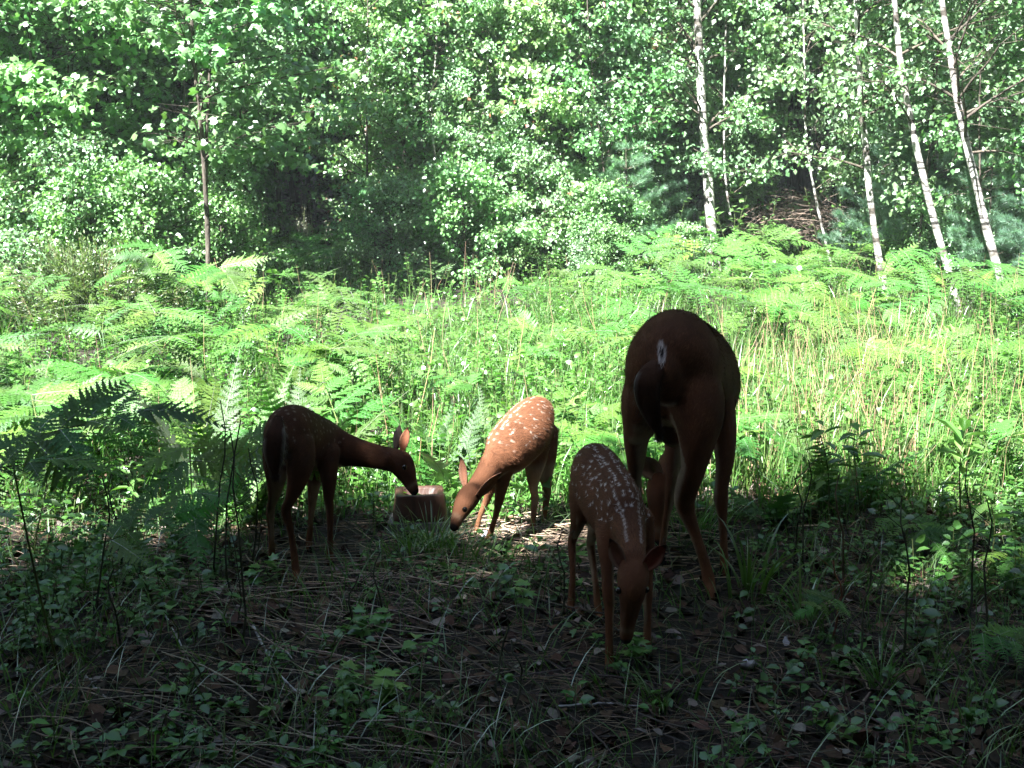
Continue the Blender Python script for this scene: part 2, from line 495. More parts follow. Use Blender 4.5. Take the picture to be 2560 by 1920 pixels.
def build_named_trees():
    n = named_tree
    n('birch_tree', [(1788, 671), (1771, 463), (1759, 289), (1748, 116), (1745, 0)], 12.0, 0.056, 11,
      'white paper birch with the thickest bright trunk, standing behind the doe at the clearing edge', z0=1.3, el=.6, flat=.2, nleaf=7500, clear=.16, back=.8)
    n('birch_tree', [(2199, 660), (2182, 578), (2164, 382), (2143, 116)], 10.4, 0.029, 12,
      'thin white birch rising from behind the bluish pine sapling, left of two leaning birches', z0=1.2, el=.6, flat=.2, nleaf=5500, clear=.12, back=.85)
    n('birch_tree', [(2375, 706), (2349, 602), (2297, 463), (2257, 243), (2228, 81)], 9.7, 0.028, 13,
      'slender speckled birch leaning left with its base beside the pine sapling', z0=1.2, el=.6, flat=.2, nleaf=5500, clear=.12, back=.85)
    n('birch_tree', [(2517, 775), (2477, 602), (2442, 463), (2407, 278), (2367, 58)], 9.4, 0.032, 14,
      'white birch leaning left, nearest the right edge above the ferns', z0=1.4, el=.6, flat=.2, nleaf=5500, clear=.13, back=.85)
    n('birch_tree', [(1695, 648), (1665, 560), (1632, 463), (1600, 400)], 12.4, 0.024, 15,
      'small pinkish birch sapling with a bent trunk left of the thick white birch', z0=1.0, rmax=.7, nleaf=5000, flat=.2, H=3)
    n('birch_tree', [(1757, 662), (1762, 560), (1764, 463), (1766, 380)], 12.9, 0.014, 16,
      'very thin birch stem standing against the left side of the thick white birch', z0=1.4, rmax=.6, nleaf=3000, flat=.2, H=2.5)
    n('birch_tree', [(2245, 665), (2232, 560), (2228, 470), (2224, 400)], 13.2, 0.022, 17,
      'short visible length of birch trunk behind the top of the pine sapling', z0=1.5, rmax=.8, nleaf=5000, flat=.2, H=3)
    n('birch_tree', [(2535, 560), (2545, 400), (2540, 230), (2520, 60)], 12.5, 0.03, 18,
      'dark thin birch at the very right edge behind the nearest leaning birch', z0=1.3, nleaf=8000, flat=.2, H=3)
    n('birch_tree', [(2215, 430), (2200, 250), (2170, 60)], 16.0, 0.035, 19,
      'pale birch trunk set further back above the pine sapling', z0=1.5, nleaf=9000, flat=.2, H=3)
    n('birch_tree', [(1640, 430), (1620, 300), (1590, 150), (1560, 40)], 14.5, 0.026, 20,
      'thin grey birch among leaves left of the thick white birch', z0=1.4, nleaf=9000, flat=.2, H=3)
    n('maple_tree', [(518, 620), (515, 509), (506, 347), (488, 220), (474, 0)], 9.6, 0.019, 21,
      'slim young maple with a dark forked trunk, left part of the forest edge', birch=False, z0=1.3, nb=40, rmax=1.05, clear=.10, back=.6,
      nleaf=4200, color=GREEN_MAPLE, leaf=MAPLE6, lsize=.075, el=.35, flat=.8, H=2.5)
    n('maple_tree', [(520, 610), (516, 500), (511, 380), (520, 280), (525, 170), (528, 0)], 9.63, 0.013, 22,
      'second stem of the forked maple, rising right of the slim dark trunk', birch=False, z0=1.6, nb=26, rmax=.8,
      nleaf=2000, color=GREEN_MAPLE, leaf=MAPLE6, lsize=.085, el=.35, flat=.8, H=2)
    n('maple_tree', [(90, 600), (84, 480), (84, 380), (78, 200)], 10.5, 0.018, 23,
      'thin dark maple sapling at the far left rising above the ferns', birch=False, z0=.7, nb=40, rmax=1.0,
      nleaf=4500, color=GREEN_MAPLE, leaf=MAPLE6, lsize=.08, el=.3, flat=.75, H=2.5)
    n('aspen_tree', [(300, 420), (278, 312), (260, 231), (237, 70), (230, 0)], 15.5, 0.05, 24,
      'smooth grey trunk leaning behind the leaves left of the slim maple', birch=True, z0=1.6, nb=40, rmax=1.2,
      nleaf=9000, color=GREEN_MAPLE, leaf=KITE, lsize=.06, flat=.4, H=3)
    n('aspen_tree', [(770, 300), (785, 150), (800, 0)], 17.0, 0.035, 25,
      'pale thin trunk at the left of the dark gap in the forest edge', birch=True, z0=2.4, nb=34, rmax=1.1,
      nleaf=6500, color=GREEN_MAPLE, leaf=KITE, lsize=.06, flat=.4, H=3)
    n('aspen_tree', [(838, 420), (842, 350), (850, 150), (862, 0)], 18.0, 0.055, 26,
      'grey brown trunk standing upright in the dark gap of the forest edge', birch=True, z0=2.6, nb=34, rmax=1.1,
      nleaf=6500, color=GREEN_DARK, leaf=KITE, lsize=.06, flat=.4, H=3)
    n('aspen_tree', [(930, 300), (940, 160), (962, 0)], 16.5, 0.030, 27,
      'pale thin trunk leaning right at the right of the dark forest gap', birch=True, z0=2.4, nb=34, rmax=1.1,
      nleaf=6500, color=GREEN_MAPLE, leaf=KITE, lsize=.06, flat=.4, H=3)
    n('maple_tree', [(1174, 632), (1176, 560), (1172, 500), (1160, 400)], 13.0, 0.03, 28,
      'dark trunked maple with yellow green leaves and red tips, middle of the forest edge', birch=False, z0=1.0, nb=70, rmax=1.25,
      nleaf=9500, color=GREEN_YEL, leaf=KITE, lsize=.07, el=.35, flat=.6, H=3.2, tipcol=(.30, .13, .07), tipfrac=.12)
    n('spruce_tree', [(1476, 645), (1472, 540), (1470, 430), (1468, 330)], 12.6, 0.045, 29,
      'dark rough barked trunk between the pine saplings left of the pink birch sapling', birch=False, z0=1.5, nb=50, rmax=1.1,
      nleaf=8500, color=GREEN_BIRCH, leaf=KITE, lsize=.055, flat=.4, H=3)
    n('maple_tree', [(1330, 620), (1326, 540), (1322, 440), (1318, 300)], 12.8, 0.018, 30,
      'thin maple with coral tinted leaf tips right of the forest edge middle', birch=False, z0=1.0, nb=60, rmax=1.2,
      nleaf=9000, color=GREEN_YEL, leaf=KITE, lsize=.065, el=.35, flat=.55, H=3, tipcol=(.34, .12, .08), tipfrac=.14)
    n('maple_tree', [(1250, 560), (1245, 400), (1240, 250)], 14.5, 0.02, 31,
      'leafy maple with pinkish shoots behind the two yellow green maples', birch=False, z0=1.2, nb=60, rmax=1.3,
      nleaf=9000, color=(.14, .23, .075), leaf=KITE, lsize=.065, el=.35, flat=.5, H=3, tipcol=(.34, .14, .09), tipfrac=.14)
    # low dark trunks under the leaves at the left
    for i, (x, y, r, lb) in enumerate([(345, 620, .03, 'grey trunk leftmost of the close cluster under the leaves at left'),
                                       (368, 618, .035, 'dark trunk in the middle of the close cluster under the leaves at left'),
                                       (382, 612, .028, 'pale barked trunk rightmost of the close cluster under the leaves at left')]):
        n('birch_tree' if i == 2 else 'maple_tree', [(x, y), (x - 3 + 3 * i, y - 90), (x - 6 + 5 * i, y - 220)], 12.5 + .4 * i, r, 40 + i, lb, birch=(i != 1),
          z0=1.3, nb=34, rmax=1.0, nleaf=4200, color=GREEN_MAPLE, leaf=MAPLE6, lsize=.08, flat=.7, el=.3, H=3)

def build_saplings():
    S_ = [(165, 640, 10.8, .012, 'dark'), (235, 630, 11.6, .010, 'grey'), (300, 640, 11.0, .009, 'dark'), (452, 640, 11.4, .011, 'grey'), (620, 640, 12.2, .014, 'grey'),
          (905, 640, 11.8, .010, 'dark'), (1060, 650, 12.4, .012, 'dark'), (1120, 650, 11.8, .009, 'pale'), (1340, 650, 12.2, .011, 'grey'), (1420, 650, 12.4, .012, 'dark'),
          (1530, 660, 11.8, .010, 'dark'), (1600, 660, 12.6, .011, 'grey'), (1850, 660, 12.2, .010, 'pale'), (2080, 670, 12.0, .012, 'pale'), (2290, 700, 10.4, .009, 'grey'), (2460, 760, 10.0, .009, 'dark')]
    rk = []
    for i, (sx, sy, Y, r, w) in enumerate(S_):
        rg = np.random.default_rng(700 + i); q = rg.normal(0, 22, 4)
        base, pa = path_tree([(sx, sy), (sx + q[0], sy - 160), (sx + q[0] + q[1], sy - 330), (sx + q[0] + q[1] + q[2], sy - 520)], Y, 1.6)
        col = {'dark': GREEN_MAPLE, 'grey': GREEN_BIRCH, 'pale': GREEN_BIRCH}[w]
        ms = tree_meshes(720 + i, pa, r, .7, 26, .75, KITE, .055, 2600, col, el=.55, flat=.35, birch=(w == 'pale'), clear=.05)
        o = make_tree('sapling', ms, base, group='slim saplings at the forest edge'); o['category'] = 'sapling'
        pl = 'at the left forest edge' if sx < 560 else 'below the dark gap' if sx < 1000 else 'in the middle of the forest edge' if sx < 1500 else 'near the thick white birch' if sx < 2000 else 'by the leaning birches'
        rk.append((o, f'{w} stemmed slim sapling', pl, sx))
    rank_labels(rk)
build_named_trees()
build_saplings()

# generic trees behind and between them: shared meshes, one object each
def build_forest():
    prof_round = lambda t: 0.5 + 0.8 * np.sin(PI * np.clip(t * .85 + .15, 0, 1)) - .35 * t
    protos = {
        'm': [tree_meshes(100 + i, straight(6.5, .05, i), .045, .5, 80, 1.5, MAPLE6, .072, 12500, GREEN_MAPLE, el=.3, flat=.75, prof=prof_round) for i in range(2)],
        'b': [tree_meshes(120 + i, straight(7.0, .06, 10 + i), .035, .8, 90, 1.25, KITE, .060, 21000, GREEN_BIRCH, el=.55, flat=.25, birch=True) for i in range(3)],
        'y': [tree_meshes(140 + i, straight(5.0, .05, 20 + i), .03, .3, 80, 1.25, KITE, .068, 19000, GREEN_YEL, el=.35, flat=.55, tipcol=(.34, .14, .08), tipfrac=.05) for i in range(2)],
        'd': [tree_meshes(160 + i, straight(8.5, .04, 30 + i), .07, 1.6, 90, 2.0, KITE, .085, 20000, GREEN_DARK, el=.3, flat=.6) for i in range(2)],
    }
    protos['h'] = [tree_meshes(150 + i, straight(7.5, .05, 60 + i), .045, 2.3, 80, 1.5, KITE, .065, 17000, GREEN_MAPLE, el=.3, flat=.5) for i in range(2)]
    kind = {'h': ('aspen_tree', 'high crowned aspen'), 'm': ('maple_tree', 'broad leaved maple'), 'b': ('birch_tree', 'pale leaved birch'),
            'y': ('maple_tree', 'yellow green maple'), 'd': ('oak_tree', 'dark green oak')}
    where = [(-999, 'beyond the left edge'), (130, 'at the left end'), (420, 'by the forked maple'), (760, 'by the dark gap'),
             (1080, 'by the red tipped maples'), (1450, 'left of the thick white birch'),
             (1810, 'right of the thick white birch'), (2200, 'by the leaning birches'), (2480, 'at the right end')]
    T = []
    # (photo x, Y, kind, scale)
    front = [(-60, 11.2, 'm', .8), (60, 12.5, 'm', .95), (190, 11.4, 'm', .72), (250, 13.6, 'm', 1), (330, 14.8, 'm', 1), (430, 13.2, 'm', .85),
             (590, 12.8, 'h', .8), (650, 14.6, 'h', .9), (720, 13.4, 'h', .75), (880, 14.2, 'h', .8), (140, 15.2, 'b', 1), (420, 16.4, 'm', 1.1), (560, 17, 'b', 1),
             (1010, 14.4, 'm', .8), (1060, 12.9, 'y', .62), (1120, 14.8, 'y', .95), (1230, 13.3, 'y', .75), (1290, 15.4, 'y', 1.05), (1400, 13.4, 'y', .8),
             (1420, 15.5, 'b', 1), (1540, 13.8, 'b', .95), (1560, 16, 'b', 1), (1660, 14.6, 'b', 1), (1700, 13.2, 'b', .8),
             (1760, 16, 'b', 1.05), (1860, 15.0, 'h', .9), (1960, 15.6, 'h', .95), (2050, 15.2, 'h', .9), (2130, 17, 'b', 1.1),
             (2240, 14.8, 'b', 1), (2330, 13.8, 'b', .95), (2420, 13.4, 'b', .9), (2500, 12.8, 'b', .85), (2590, 11.2, 'b', .9), (2680, 12.4, 'b', 1),
             (20, 11.8, 'y', .5), (130, 12.6, 'm', .6), (300, 12.2, 'y', .55), (480, 13.8, 'y', .7), (540, 14.2, 'h', .8), (1050, 13.6, 'y', .55), (1130, 12.6, 'y', .5), (1210, 12.4, 'y', .42), (1350, 12.9, 'b', .6), (1440, 13.1, 'b', .62), (1530, 12.9, 'b', .55), (1620, 13.4, 'b', .65), (1720, 13.8, 'b', .7), (2170, 13.4, 'b', .7), (2300, 13.0, 'b', .7), (2390, 12.9, 'b', .65), (2480, 12.2, 'b', .6), (2560, 11.2, 'b', .55), (1180, 13.9, 'y', .85), (790, 15.8, 'h', .9), (-180, 13.5, 'm', 1), (2450, 15.2, 'b', 1), (2560, 14.6, 'b', 1), (940, 17.4, 'm', .9), (700, 17.6, 'm', .9)]
    T += front
    rr = random.Random(5)
    for k in range(30):
        sx_ = -300 + k * 108 + rr.uniform(-30, 30)
        kk = rr.choice('mbbd' if k > 13 else 'mmbd')
        if 1800 < sx_ < 2160 or 620 < sx_ < 980: kk = 'h'
        T.append((sx_, 18.5 + rr.uniform(0, 3), kk, rr.uniform(.95, 1.25)))
    for k in range(26):
        T.append((-350 + k * 128 + rr.uniform(-40, 40), 23.5 + rr.uniform(0, 4), rr.choice('dmd'), rr.uniform(1.1, 1.5)))
    r3 = random.Random(99)
    for k in range(46):
        sx_ = -120 + k * 62 + r3.uniform(-25, 25)
        if 600 < sx_ < 960 or 1810 < sx_ < 2150:
            if k % 2: continue
            T.append((sx_, r3.uniform(14.5, 17), 'h', r3.uniform(.8, 1))); continue
        kk = 'm' if sx_ < 600 else ('y' if sx_ < 1400 and r3.random() < .6 else 'b')
        T.append((sx_, r3.uniform(13.0, 15.8), kk, r3.uniform(.6, .95)))
    for k in range(52):
        sx_ = -150 + k * 55 + r3.uniform(-22, 22)
        if 590 < sx_ < 990 or 1815 < sx_ < 2140: continue
        kk = ('m' if r3.random() < .75 else 'y') if sx_ < 560 else (r3.choice('yyb') if sx_ < 1400 else 'b')
        lo = 13.0 if 1560 < sx_ < 1900 else 13.5 if 2050 < sx_ < 2330 else 12.6 if sx_ > 2330 else 11.9
        T.append((sx_, r3.uniform(lo, 14.2), kk, r3.uniform(.42, .72)))
    protos['t'] = [tree_meshes(170 + i, straight(7.6, .03, 80 + i), .035, 4.0, 80, 2.1, KITE, .10, 17000, GREEN_DARK, el=.2, flat=.6) for i in range(2)]  # crowns kept above view, added to shade the dark hollows
    kind['t'] = ('aspen_tree', 'slim bare stemmed aspen added for shade')
    T += [(1880, 13.6, 't', .9), (2020, 13.9, 't', .9), (745, 14.2, 't', .9)]
    # low shrubs along the foot of the forest edge
    sh = [tree_meshes(180 + i, straight(1.7, .1, 90 + i), .014, .08, 46, .75, KITE, sz, 5200, cc, el=.5, flat=.4) for i, (cc, sz) in enumerate(((GREEN_YEL, .05), (GREEN_BIRCH, .045), (GREEN_MAPLE, .058)))]
    rk = []
    for k in range(74):
        sx_ = -120 + k * 38 + r3.uniform(-14, 14)
        if 455 < sx_ < 560 or 640 < sx_ < 930 or 1715 < sx_ < 2120 or (sx_ > 2120 and k % 3): continue
        Y_ = r3.uniform(9.7, 11.0) if sx_ < 640 else r3.uniform(11.0, 12.4) if sx_ < 2250 else r3.uniform(10.2, 11)
        x_ = (sx_ - 1280) / FPX * Y_ * 1.012
        j = r3.randint(0, 2)
        o = make_tree('shrub', sh[j], (x_, Y_, gzf(x_, Y_) - .02), r3.uniform(-.7, .7), r3.uniform(.5, 1.0) if sx_ < 1400 else r3.uniform(.35, .6), group='low shrubs at the foot of the forest edge'); o['category'] = 'shrub'
        pl = 'at the left foot of the forest' if sx_ < 640 else 'in front of the red tipped maples' if sx_ < 1450 else 'before the thick white birch' if sx_ < 1850 else 'before the leaning birches'
        rk.append((o, ('yellow green', 'pale leaved', 'broad leaved')[j] + ' shrub', pl, sx_))
    rank_labels(rk)
    for k in range(22):
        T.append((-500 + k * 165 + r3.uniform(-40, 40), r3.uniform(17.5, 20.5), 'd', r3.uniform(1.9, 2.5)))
    ranked = []
    for (sx, Y, kd, sc) in T:
        x = (sx - 1280) / FPX * Y * 1.012
        ms = rr.choice(protos[kd])
        w = [b for a, b in where if sx >= a] or [where[0][1]]
        deep = 'nearer' if Y < 18 else ('farther back' if Y < 23 else 'deep')
        nm, kl = kind[kd]
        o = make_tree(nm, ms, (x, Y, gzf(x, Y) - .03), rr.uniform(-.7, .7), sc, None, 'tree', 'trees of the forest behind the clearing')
        ranked.append((o, kl, f'{deep} {w[-1]}', sx))
    rank_labels(ranked)
    # far wood reading as one mass
    n = 20000
    a = RNG.uniform(-.75, .75, n); Y = RNG.uniform(33, 50, n)
    x = a * Y; z = gz(x, Y) + RNG.uniform(0, 1, n) * 9.5
    mb = MB()
    leaves(mb, KITE, np.stack([x, Y, z], 1), rand_dirs(n), nrm(rand_dirs(n) * .6 + [0, -.3, .8]), RNG.uniform(.35, .7, n), tint((.05, .11, .035), n))
    o = mb.build('distant_forest', M_LEAF)
    tag(o, 'far mass of leaves deep in the wood', 'forest', kind='stuff')
    # the wood the camera stands in: casts the shade over the foreground
    can = [tree_meshes(200 + i, straight(10, .03, 50 + i), .14, 4.2, 90, 3.3, KITE, .15, 26000, (.035, .08, .03), el=.25, flat=.7, sub=12,
                       prof=lambda t: .75 + .4 * np.sin(PI * t)) for i in range(2)]
    spots = [(-8.2, -3.2, 1.0), (-4.7, -2.9, 1.0), (-1.2, -3.1, 1), (2.4, -2.7, 1.0), (5.6, -2.3, .95), (-9, -1.4, .9), (-6.3, -1.2, .8),
             (-6.5, -6.3, 1.05), (-2.5, -6.8, 1.05), (1.2, -6.6, 1.05), (4.8, -6.3, 1), (-11, -5.5, 1), (-4.5, -10, 1.1), (0, -10.5, 1.1), (-9, -9.5, 1.1), (3, -4.6, .9), (-3, -4.6, .95), (-6.6, -4.2, .9), (.2, -4.4, .9), (-3.9, -.4, .85), (-5.4, -.9, .9), (-2.3, -1.3, .9), (-.9, -3.0, 1), (1.2, -3.1, 1), (3.4, -2.1, 1)]
    for i, (tx, ty, r) in enumerate([(1.05, 3.9, .5), (-1.0, 3.8, .55), (2.1, 3.15, .6)]):
        # unseen trees added, crowns aimed along the sun to shade the deer
        o = Vector((SUN.x, SUN.y)) / SUN.z
        c = (tx + o.x * 6.8, ty + o.y * 6.8)
        bx_, by_ = c[0] - .8, min(c[1] - 2.6, -1.2)
        pa = np.array([(0, 0, 0), (.1, .2, 2.5), ((c[0] - bx_) * .55, (c[1] - by_) * .5, 4.8), (c[0] - bx_, c[1] - by_, 6.3), (c[0] - bx_ + .15, c[1] - by_ + .3, 7.6)])
        ms = tree_meshes(230 + i, pa, .07, 5.6, 46, r, KITE, .11, 9000, (.035, .08, .03), el=.2, flat=.6, prof=lambda t: .9 + .3 * np.sin(PI * t))
        make_tree('oak_tree', ms, (bx_, by_, 0), 0, 1, 'unseen tree added so that its crown shades the deer', 'tree', 'shade trees standing behind the camera')
    # unseen trees added low behind and beside the camera to block sky light
    k = 0
    low_dark = [tree_meshes(190 + i, straight(8.0, .05, 70 + i), .05, .5, 90, 1.7, KITE, .10, 14000, (.04, .09, .035), el=.3, flat=.6) for i in range(2)]
    ring = [(x, -5.5 - (i % 3) * 1.6) for i, x in enumerate(np.arange(-15, 15.1, 2.0))] + [(x, -11.5 - (i % 2) * 1.5) for i, x in enumerate(np.arange(-16, 16.1, 2.6))]
    ring += [(-9.5 - (i % 2) * 1.6, y) for i, y in enumerate(np.arange(-4, 3, 1.9))] + [(8.2 + (i % 2) * 1.6, y) for i, y in enumerate(np.arange(-4, 9, 1.9))]
    ring += [(-4.4, -1.4), (4.6, -1.2), (5.4, 1.2), (-5.0, .8), (-2.2, -2.6), (2.3, -2.6), (0, -3.4)]
    for (x, y) in ring:
        sc = rr.uniform(.95, 1.2) if k < len(ring) - 7 else .42
        make_tree('maple_tree', low_dark[k % 2], (x, y, gzf(x, y)), k * 2.1, sc, 'unseen dark maple added around the camera to block low sky light', 'tree', 'sky blocking maples added around the camera')
        k += 1
    for i, (x, y, sc) in enumerate([(6.6, 1, 1), (8.0, 3.6, 1.1), (9.4, 6.6, 1.2), (10.6, 9.8, 1.3), (7.2, -1.8, 1), (10.5, 1.5, 1.3), (-12.5, .5, 1.1), (-15, 6.5, 1.2), (-18, 12, 1.3), (-15.5, 1.5, 1.3), (12, 13, 1.4), (-14, -4, 1.5), (12, -4, 1.5), (-6, -13, 1.6), (0, -14, 1.6), (6, -13, 1.6)]):  # unseen tall oaks, added to close off sky light
        make_tree('oak_tree', can[i % 2], (x, y, gzf(x, y)), i * 2.9, sc, 'unseen tall oak added beside the clearing to block sky light', 'tree', 'sky blocking oaks added beside the clearing')
    for i, (x, y, sc) in enumerate(spots):
        y -= 2.95
        make_tree('oak_tree', can[(i + 1) % 2], (x + .6, y - .9, 0), i * 2.3 + 1, sc * 1.12, 'shade tree of the wood behind the camera', 'tree', 'shade trees standing behind the camera')
        make_tree('oak_tree', can[i % 2], (x, y, 0), i * 1.7, sc, 'shade tree of the wood behind the camera', 'tree', 'shade trees standing behind the camera')
build_forest()

# ---------------------------------------------------------------- pine saplings
def pine_meshes(seed, H, R, nwh=7, dens=1.0):
    rng = np.random.default_rng(seed)
    tb = MB(); zz = np.linspace(0, H, 8)
    tubes(tb, np.stack([rng.normal(0, .008, 8).cumsum(), rng.normal(0, .008, 8).cumsum(), zz], 1), .018 * (1 - zz / H) + .004, (.09, .08, .06), sides=7)
    tr = tb.mesh('trunk', M_BARK, smooth=True)
    bb = MB(); lb = MB()
    for w in range(nwh):
        f = (w + .4) / nwh; z = H * (.08 + .9 * f); L = R * (1 - f) ** .8 + .08
        k = 6
        for j in range(k):
            a = j * 2 * PI / k + w * .7 + rng.normal(0, .15)
            u = np.linspace(0, 1, 5)
            d = np.array([math.cos(a), math.sin(a)])
            l = L * rng.uniform(.7, 1.1)
            p = np.stack([d[0] * l * u, d[1] * l * u, z + l * (.25 * u + .22 * u ** 2)], 1)
            tubes(bb, p, .006 * (1 - .7 * u), (.10, .085, .06), sides=4)
            m = int(9 * l / .5) + 3
            ends = [(p, 1.0)]
            for q in range(m):
                t = rng.uniform(.3, .95); o = p[0] * 0 + np.array([np.interp(t, u, p[:, c]) for c in range(3)])
                aa = a + rng.choice([-1, 1]) * rng.uniform(.5, 1.0); ll = l * .38 * (1.2 - t)
                p2 = o + np.outer(np.linspace(0, 1, 4), [math.cos(aa) * ll, math.sin(aa) * ll, ll * .45])
                tubes(bb, p2, np.full(4, .002), (.10, .09, .06), sides=3)
                ends.append((p2, .5))
            for pth, wt in ends:
                nn = int(330 * wt * dens * max(.3, l / .6))
                t = rng.uniform(.25, 1.02, nn)
                pos = np.stack([np.interp(t, np.linspace(0, 1, len(pth)), pth[:, c]) for c in range(3)], 1)
                ax = nrm(pth[-1] - pth[0])[None]
                dr = nrm(ax * rng.uniform(.3, 1.2, (nn, 1)) + rand_dirs(nn, rng) * .75)
                V = (np.array([[-.5, 0, 0], [.5, 0, 0], [0, 1, 0]]), np.array([[0, 1, 2]]))
                leaves(lb, V, pos, dr, rand_dirs(nn, rng), rng.uniform(.06, .095, nn), tint(GREEN_PINE, nn, .25, .08, rng), aspect=.030)
    return tr, bb.mesh('branching', M_BARK), lb.mesh('needles', M_GRASS)

def build_pines():
    pr = [pine_meshes(300, 1.9, .75, 7, .7), pine_meshes(301, 1.5, .7, 6, .7), pine_meshes(302, 2.5, .95, 8, .6)]
    spots = [(2290, 720, 11.2, 2, .92, 'bluish pine sapling with feathery needles among the leaning birches'),
             (2440, 800, 10.2, 1, .9, 'low pine sapling against the foot of the rightmost leaning birch'),
             (2180, 660, 11.5, 1, .8, 'small pine sapling right of the dark hollow'),
             (1560, 660, 11.6, 0, .8, 'soft bluish pine sapling left of the pink birch sapling'),
             (1640, 670, 12.3, 1, .8, 'low pine sapling at the foot of the pink birch sapling'),
             (1400, 640, 12.3, 0, .75, 'pine sapling just left of the dark rough trunk'),
             (1290, 640, 12.8, 0, .8, 'pale pine sapling below the red tipped maples'),
             (2570, 800, 9.8, 0, .8, 'pine sapling cut by the right edge, behind the ferns')]
    for sx, sy, Y, k, sc, lab in spots:
        x = (sx - 1280) / FPX * Y * 1.012
        r = empty('pine_sapling', (x, Y, gzf(x, Y)), random.uniform(0, 6), sc); tag(r, lab, 'pine sapling', 'pine saplings at the clearing edge')
        for nm, me in zip(('trunk', 'branching', 'needles'), pr[k]):
            o = link(nm, me, r)
            if nm != 'trunk': o['kind'] = 'stuff'
build_pines()

# ---------------------------------------------------------------- ferns
def frond_mesh(seed, L=1.0, npair=15, wid=.30, nl=6, color=GREEN_FERN, low=False, arch=.28, stalk=.04):
    """a bipinnate frond of length L along +Y with its face up (+Z)"""
    rng = np.random.default_rng(seed)
    mb = MB()
    u = np.linspace(0, 1, 8)
    cz = lambda t: -arch * L * t ** 2 + .10 * L * t
    tubes(mb, np.stack([0 * u, L * u, cz(u)], 1), .0045 * L * (1 - .8 * u) + .0006, (.12, .17, .05), sides=3)
    A = []
    for i in range(npair):
        t = stalk + (1 - stalk) * (i + .3) / npair
        w = wid * L * (np.sin(PI * min(1, (t * .85 + .20))) ** .8) * (1 - .55 * t) + .01 * L
        for s in (-1, 1):
            l = w * rng.uniform(.88, 1.08)
            ang = math.radians(62 - 14 * t + rng.normal(0, 4))
            tilt = rng.normal(-.10, .12)
            d = np.array([s * math.sin(ang), math.cos(ang), tilt]); d /= np.linalg.norm(d)
            o = np.array([0, L * t, cz(t)])
            side = np.cross([0, 0, 1.0], d); side /= np.linalg.norm(side)
            hw = l * (.15 if low else .17) + .004 * L
            c = np.array(color) * rng.uniform(.85, 1.15)
            if low:
                k = np.array([o, o + d * l * .35 + side * hw, o + d * l + [0, 0, -.08 * l], o + d * l * .35 - side * hw])
                k[1, 2] += .02 * l; k[3, 2] += .02 * l
                mb.add(k, [[0, 3, 2], [0, 2, 1]], c)
                m = 3
            else:
                m = nl
            if not low:
                k5 = np.array([0, .3, .65, 1.0]); cw = hw * .62 * np.array([.9, 1, .75, .08])
                cp = o + d * (l * k5)[:, None] - np.array([0, 0, .08 * l]) * (k5 ** 2)[:, None]
                q = np.stack([cp - side * cw[:, None], cp + side * cw[:, None]], 1).reshape(-1, 3)
                mb.add(q, [[0, 2, 3, 1], [2, 4, 5, 3], [4, 6, 7, 5]], c)
            tt = (np.arange(m) + .35) / m
            for sd in (-1, 1):
                pos = o + d * (l * tt)[:, None] - np.array([0, 0, .08 * l]) * (tt ** 2)[:, None]
                ll = hw * 1.5 * (1.05 - .75 * tt)
                dd = nrm(side * sd * .85 + d * .55) * np.ones((m, 1))
                leaves(mb, KITE, pos, dd, np.array([[0, 0, 1.0]]) * np.ones((m, 1)) + rng.normal(0, .12, (m, 3)), ll, np.repeat(c[None], m, 0), aspect=.62 if not low else .8)
            e = o + d * l * .72
            leaves(mb, KITE, np.array([e - [0, 0, .04 * l]]), d[None] - [0, 0, .1], np.array([[0, 0, 1.0]]), [l * .32], c, aspect=.45)
    return mb.mesh('frond', M_FERN)

FR = [frond_mesh(400 + i, 1.0, 14, .27, 5, arch=a) for i, a in enumerate((.15, .3, .45))]
FRL = [frond_mesh(410 + i, 1.0, 10, .27, 2, low=True, arch=a) for i, a in enumerate((.2, .4))]
LADY = [frond_mesh(420 + i, 1.0, 22, .17, 5, color=(.055, .145, .022), arch=a) for i, a in enumerate((.12, .35))]
def stem_mesh(seed, h=1.0, lean=.12):
    rng = np.random.default_rng(seed); mb = MB(); u = np.linspace(0, 1, 6)
    tubes(mb, np.stack([.02 * np.sin(u * 3 + seed), lean * u ** 2, h * u], 1), .0042 * (1 - .35 * u), (.10, .13, .045), sides=5)
    return mb.mesh('stem', M_BARK, smooth=True)
STEM = [stem_mesh(1), stem_mesh(2, 1, .05)]

def bracken_layout(rng, h, blade):
    """[(kind, origin, dir(yaw), pitch, scale)] in fern space; blade leans towards +Y"""
    L = []
    n = 4
    top = np.array([0, .12 * h, h])
    for i in range(n):
        f = i / n
        o = top + np.array([0, blade * .55 * f, blade * (.18 * f - .10 * f * f)])
        s = blade * (.62 - .42 * f)
        for sd in (-1, 1):
            L.append((o, sd * (1.15 - .25 * f) + rng.normal(0, .08), .12 + rng.normal(0, .22), s * rng.uniform(.85, 1.1)))
    L.append((top + np.array([0, blade * .50, blade * .09]), rng.normal(0, .06), -.02, blade * .52))
    return L

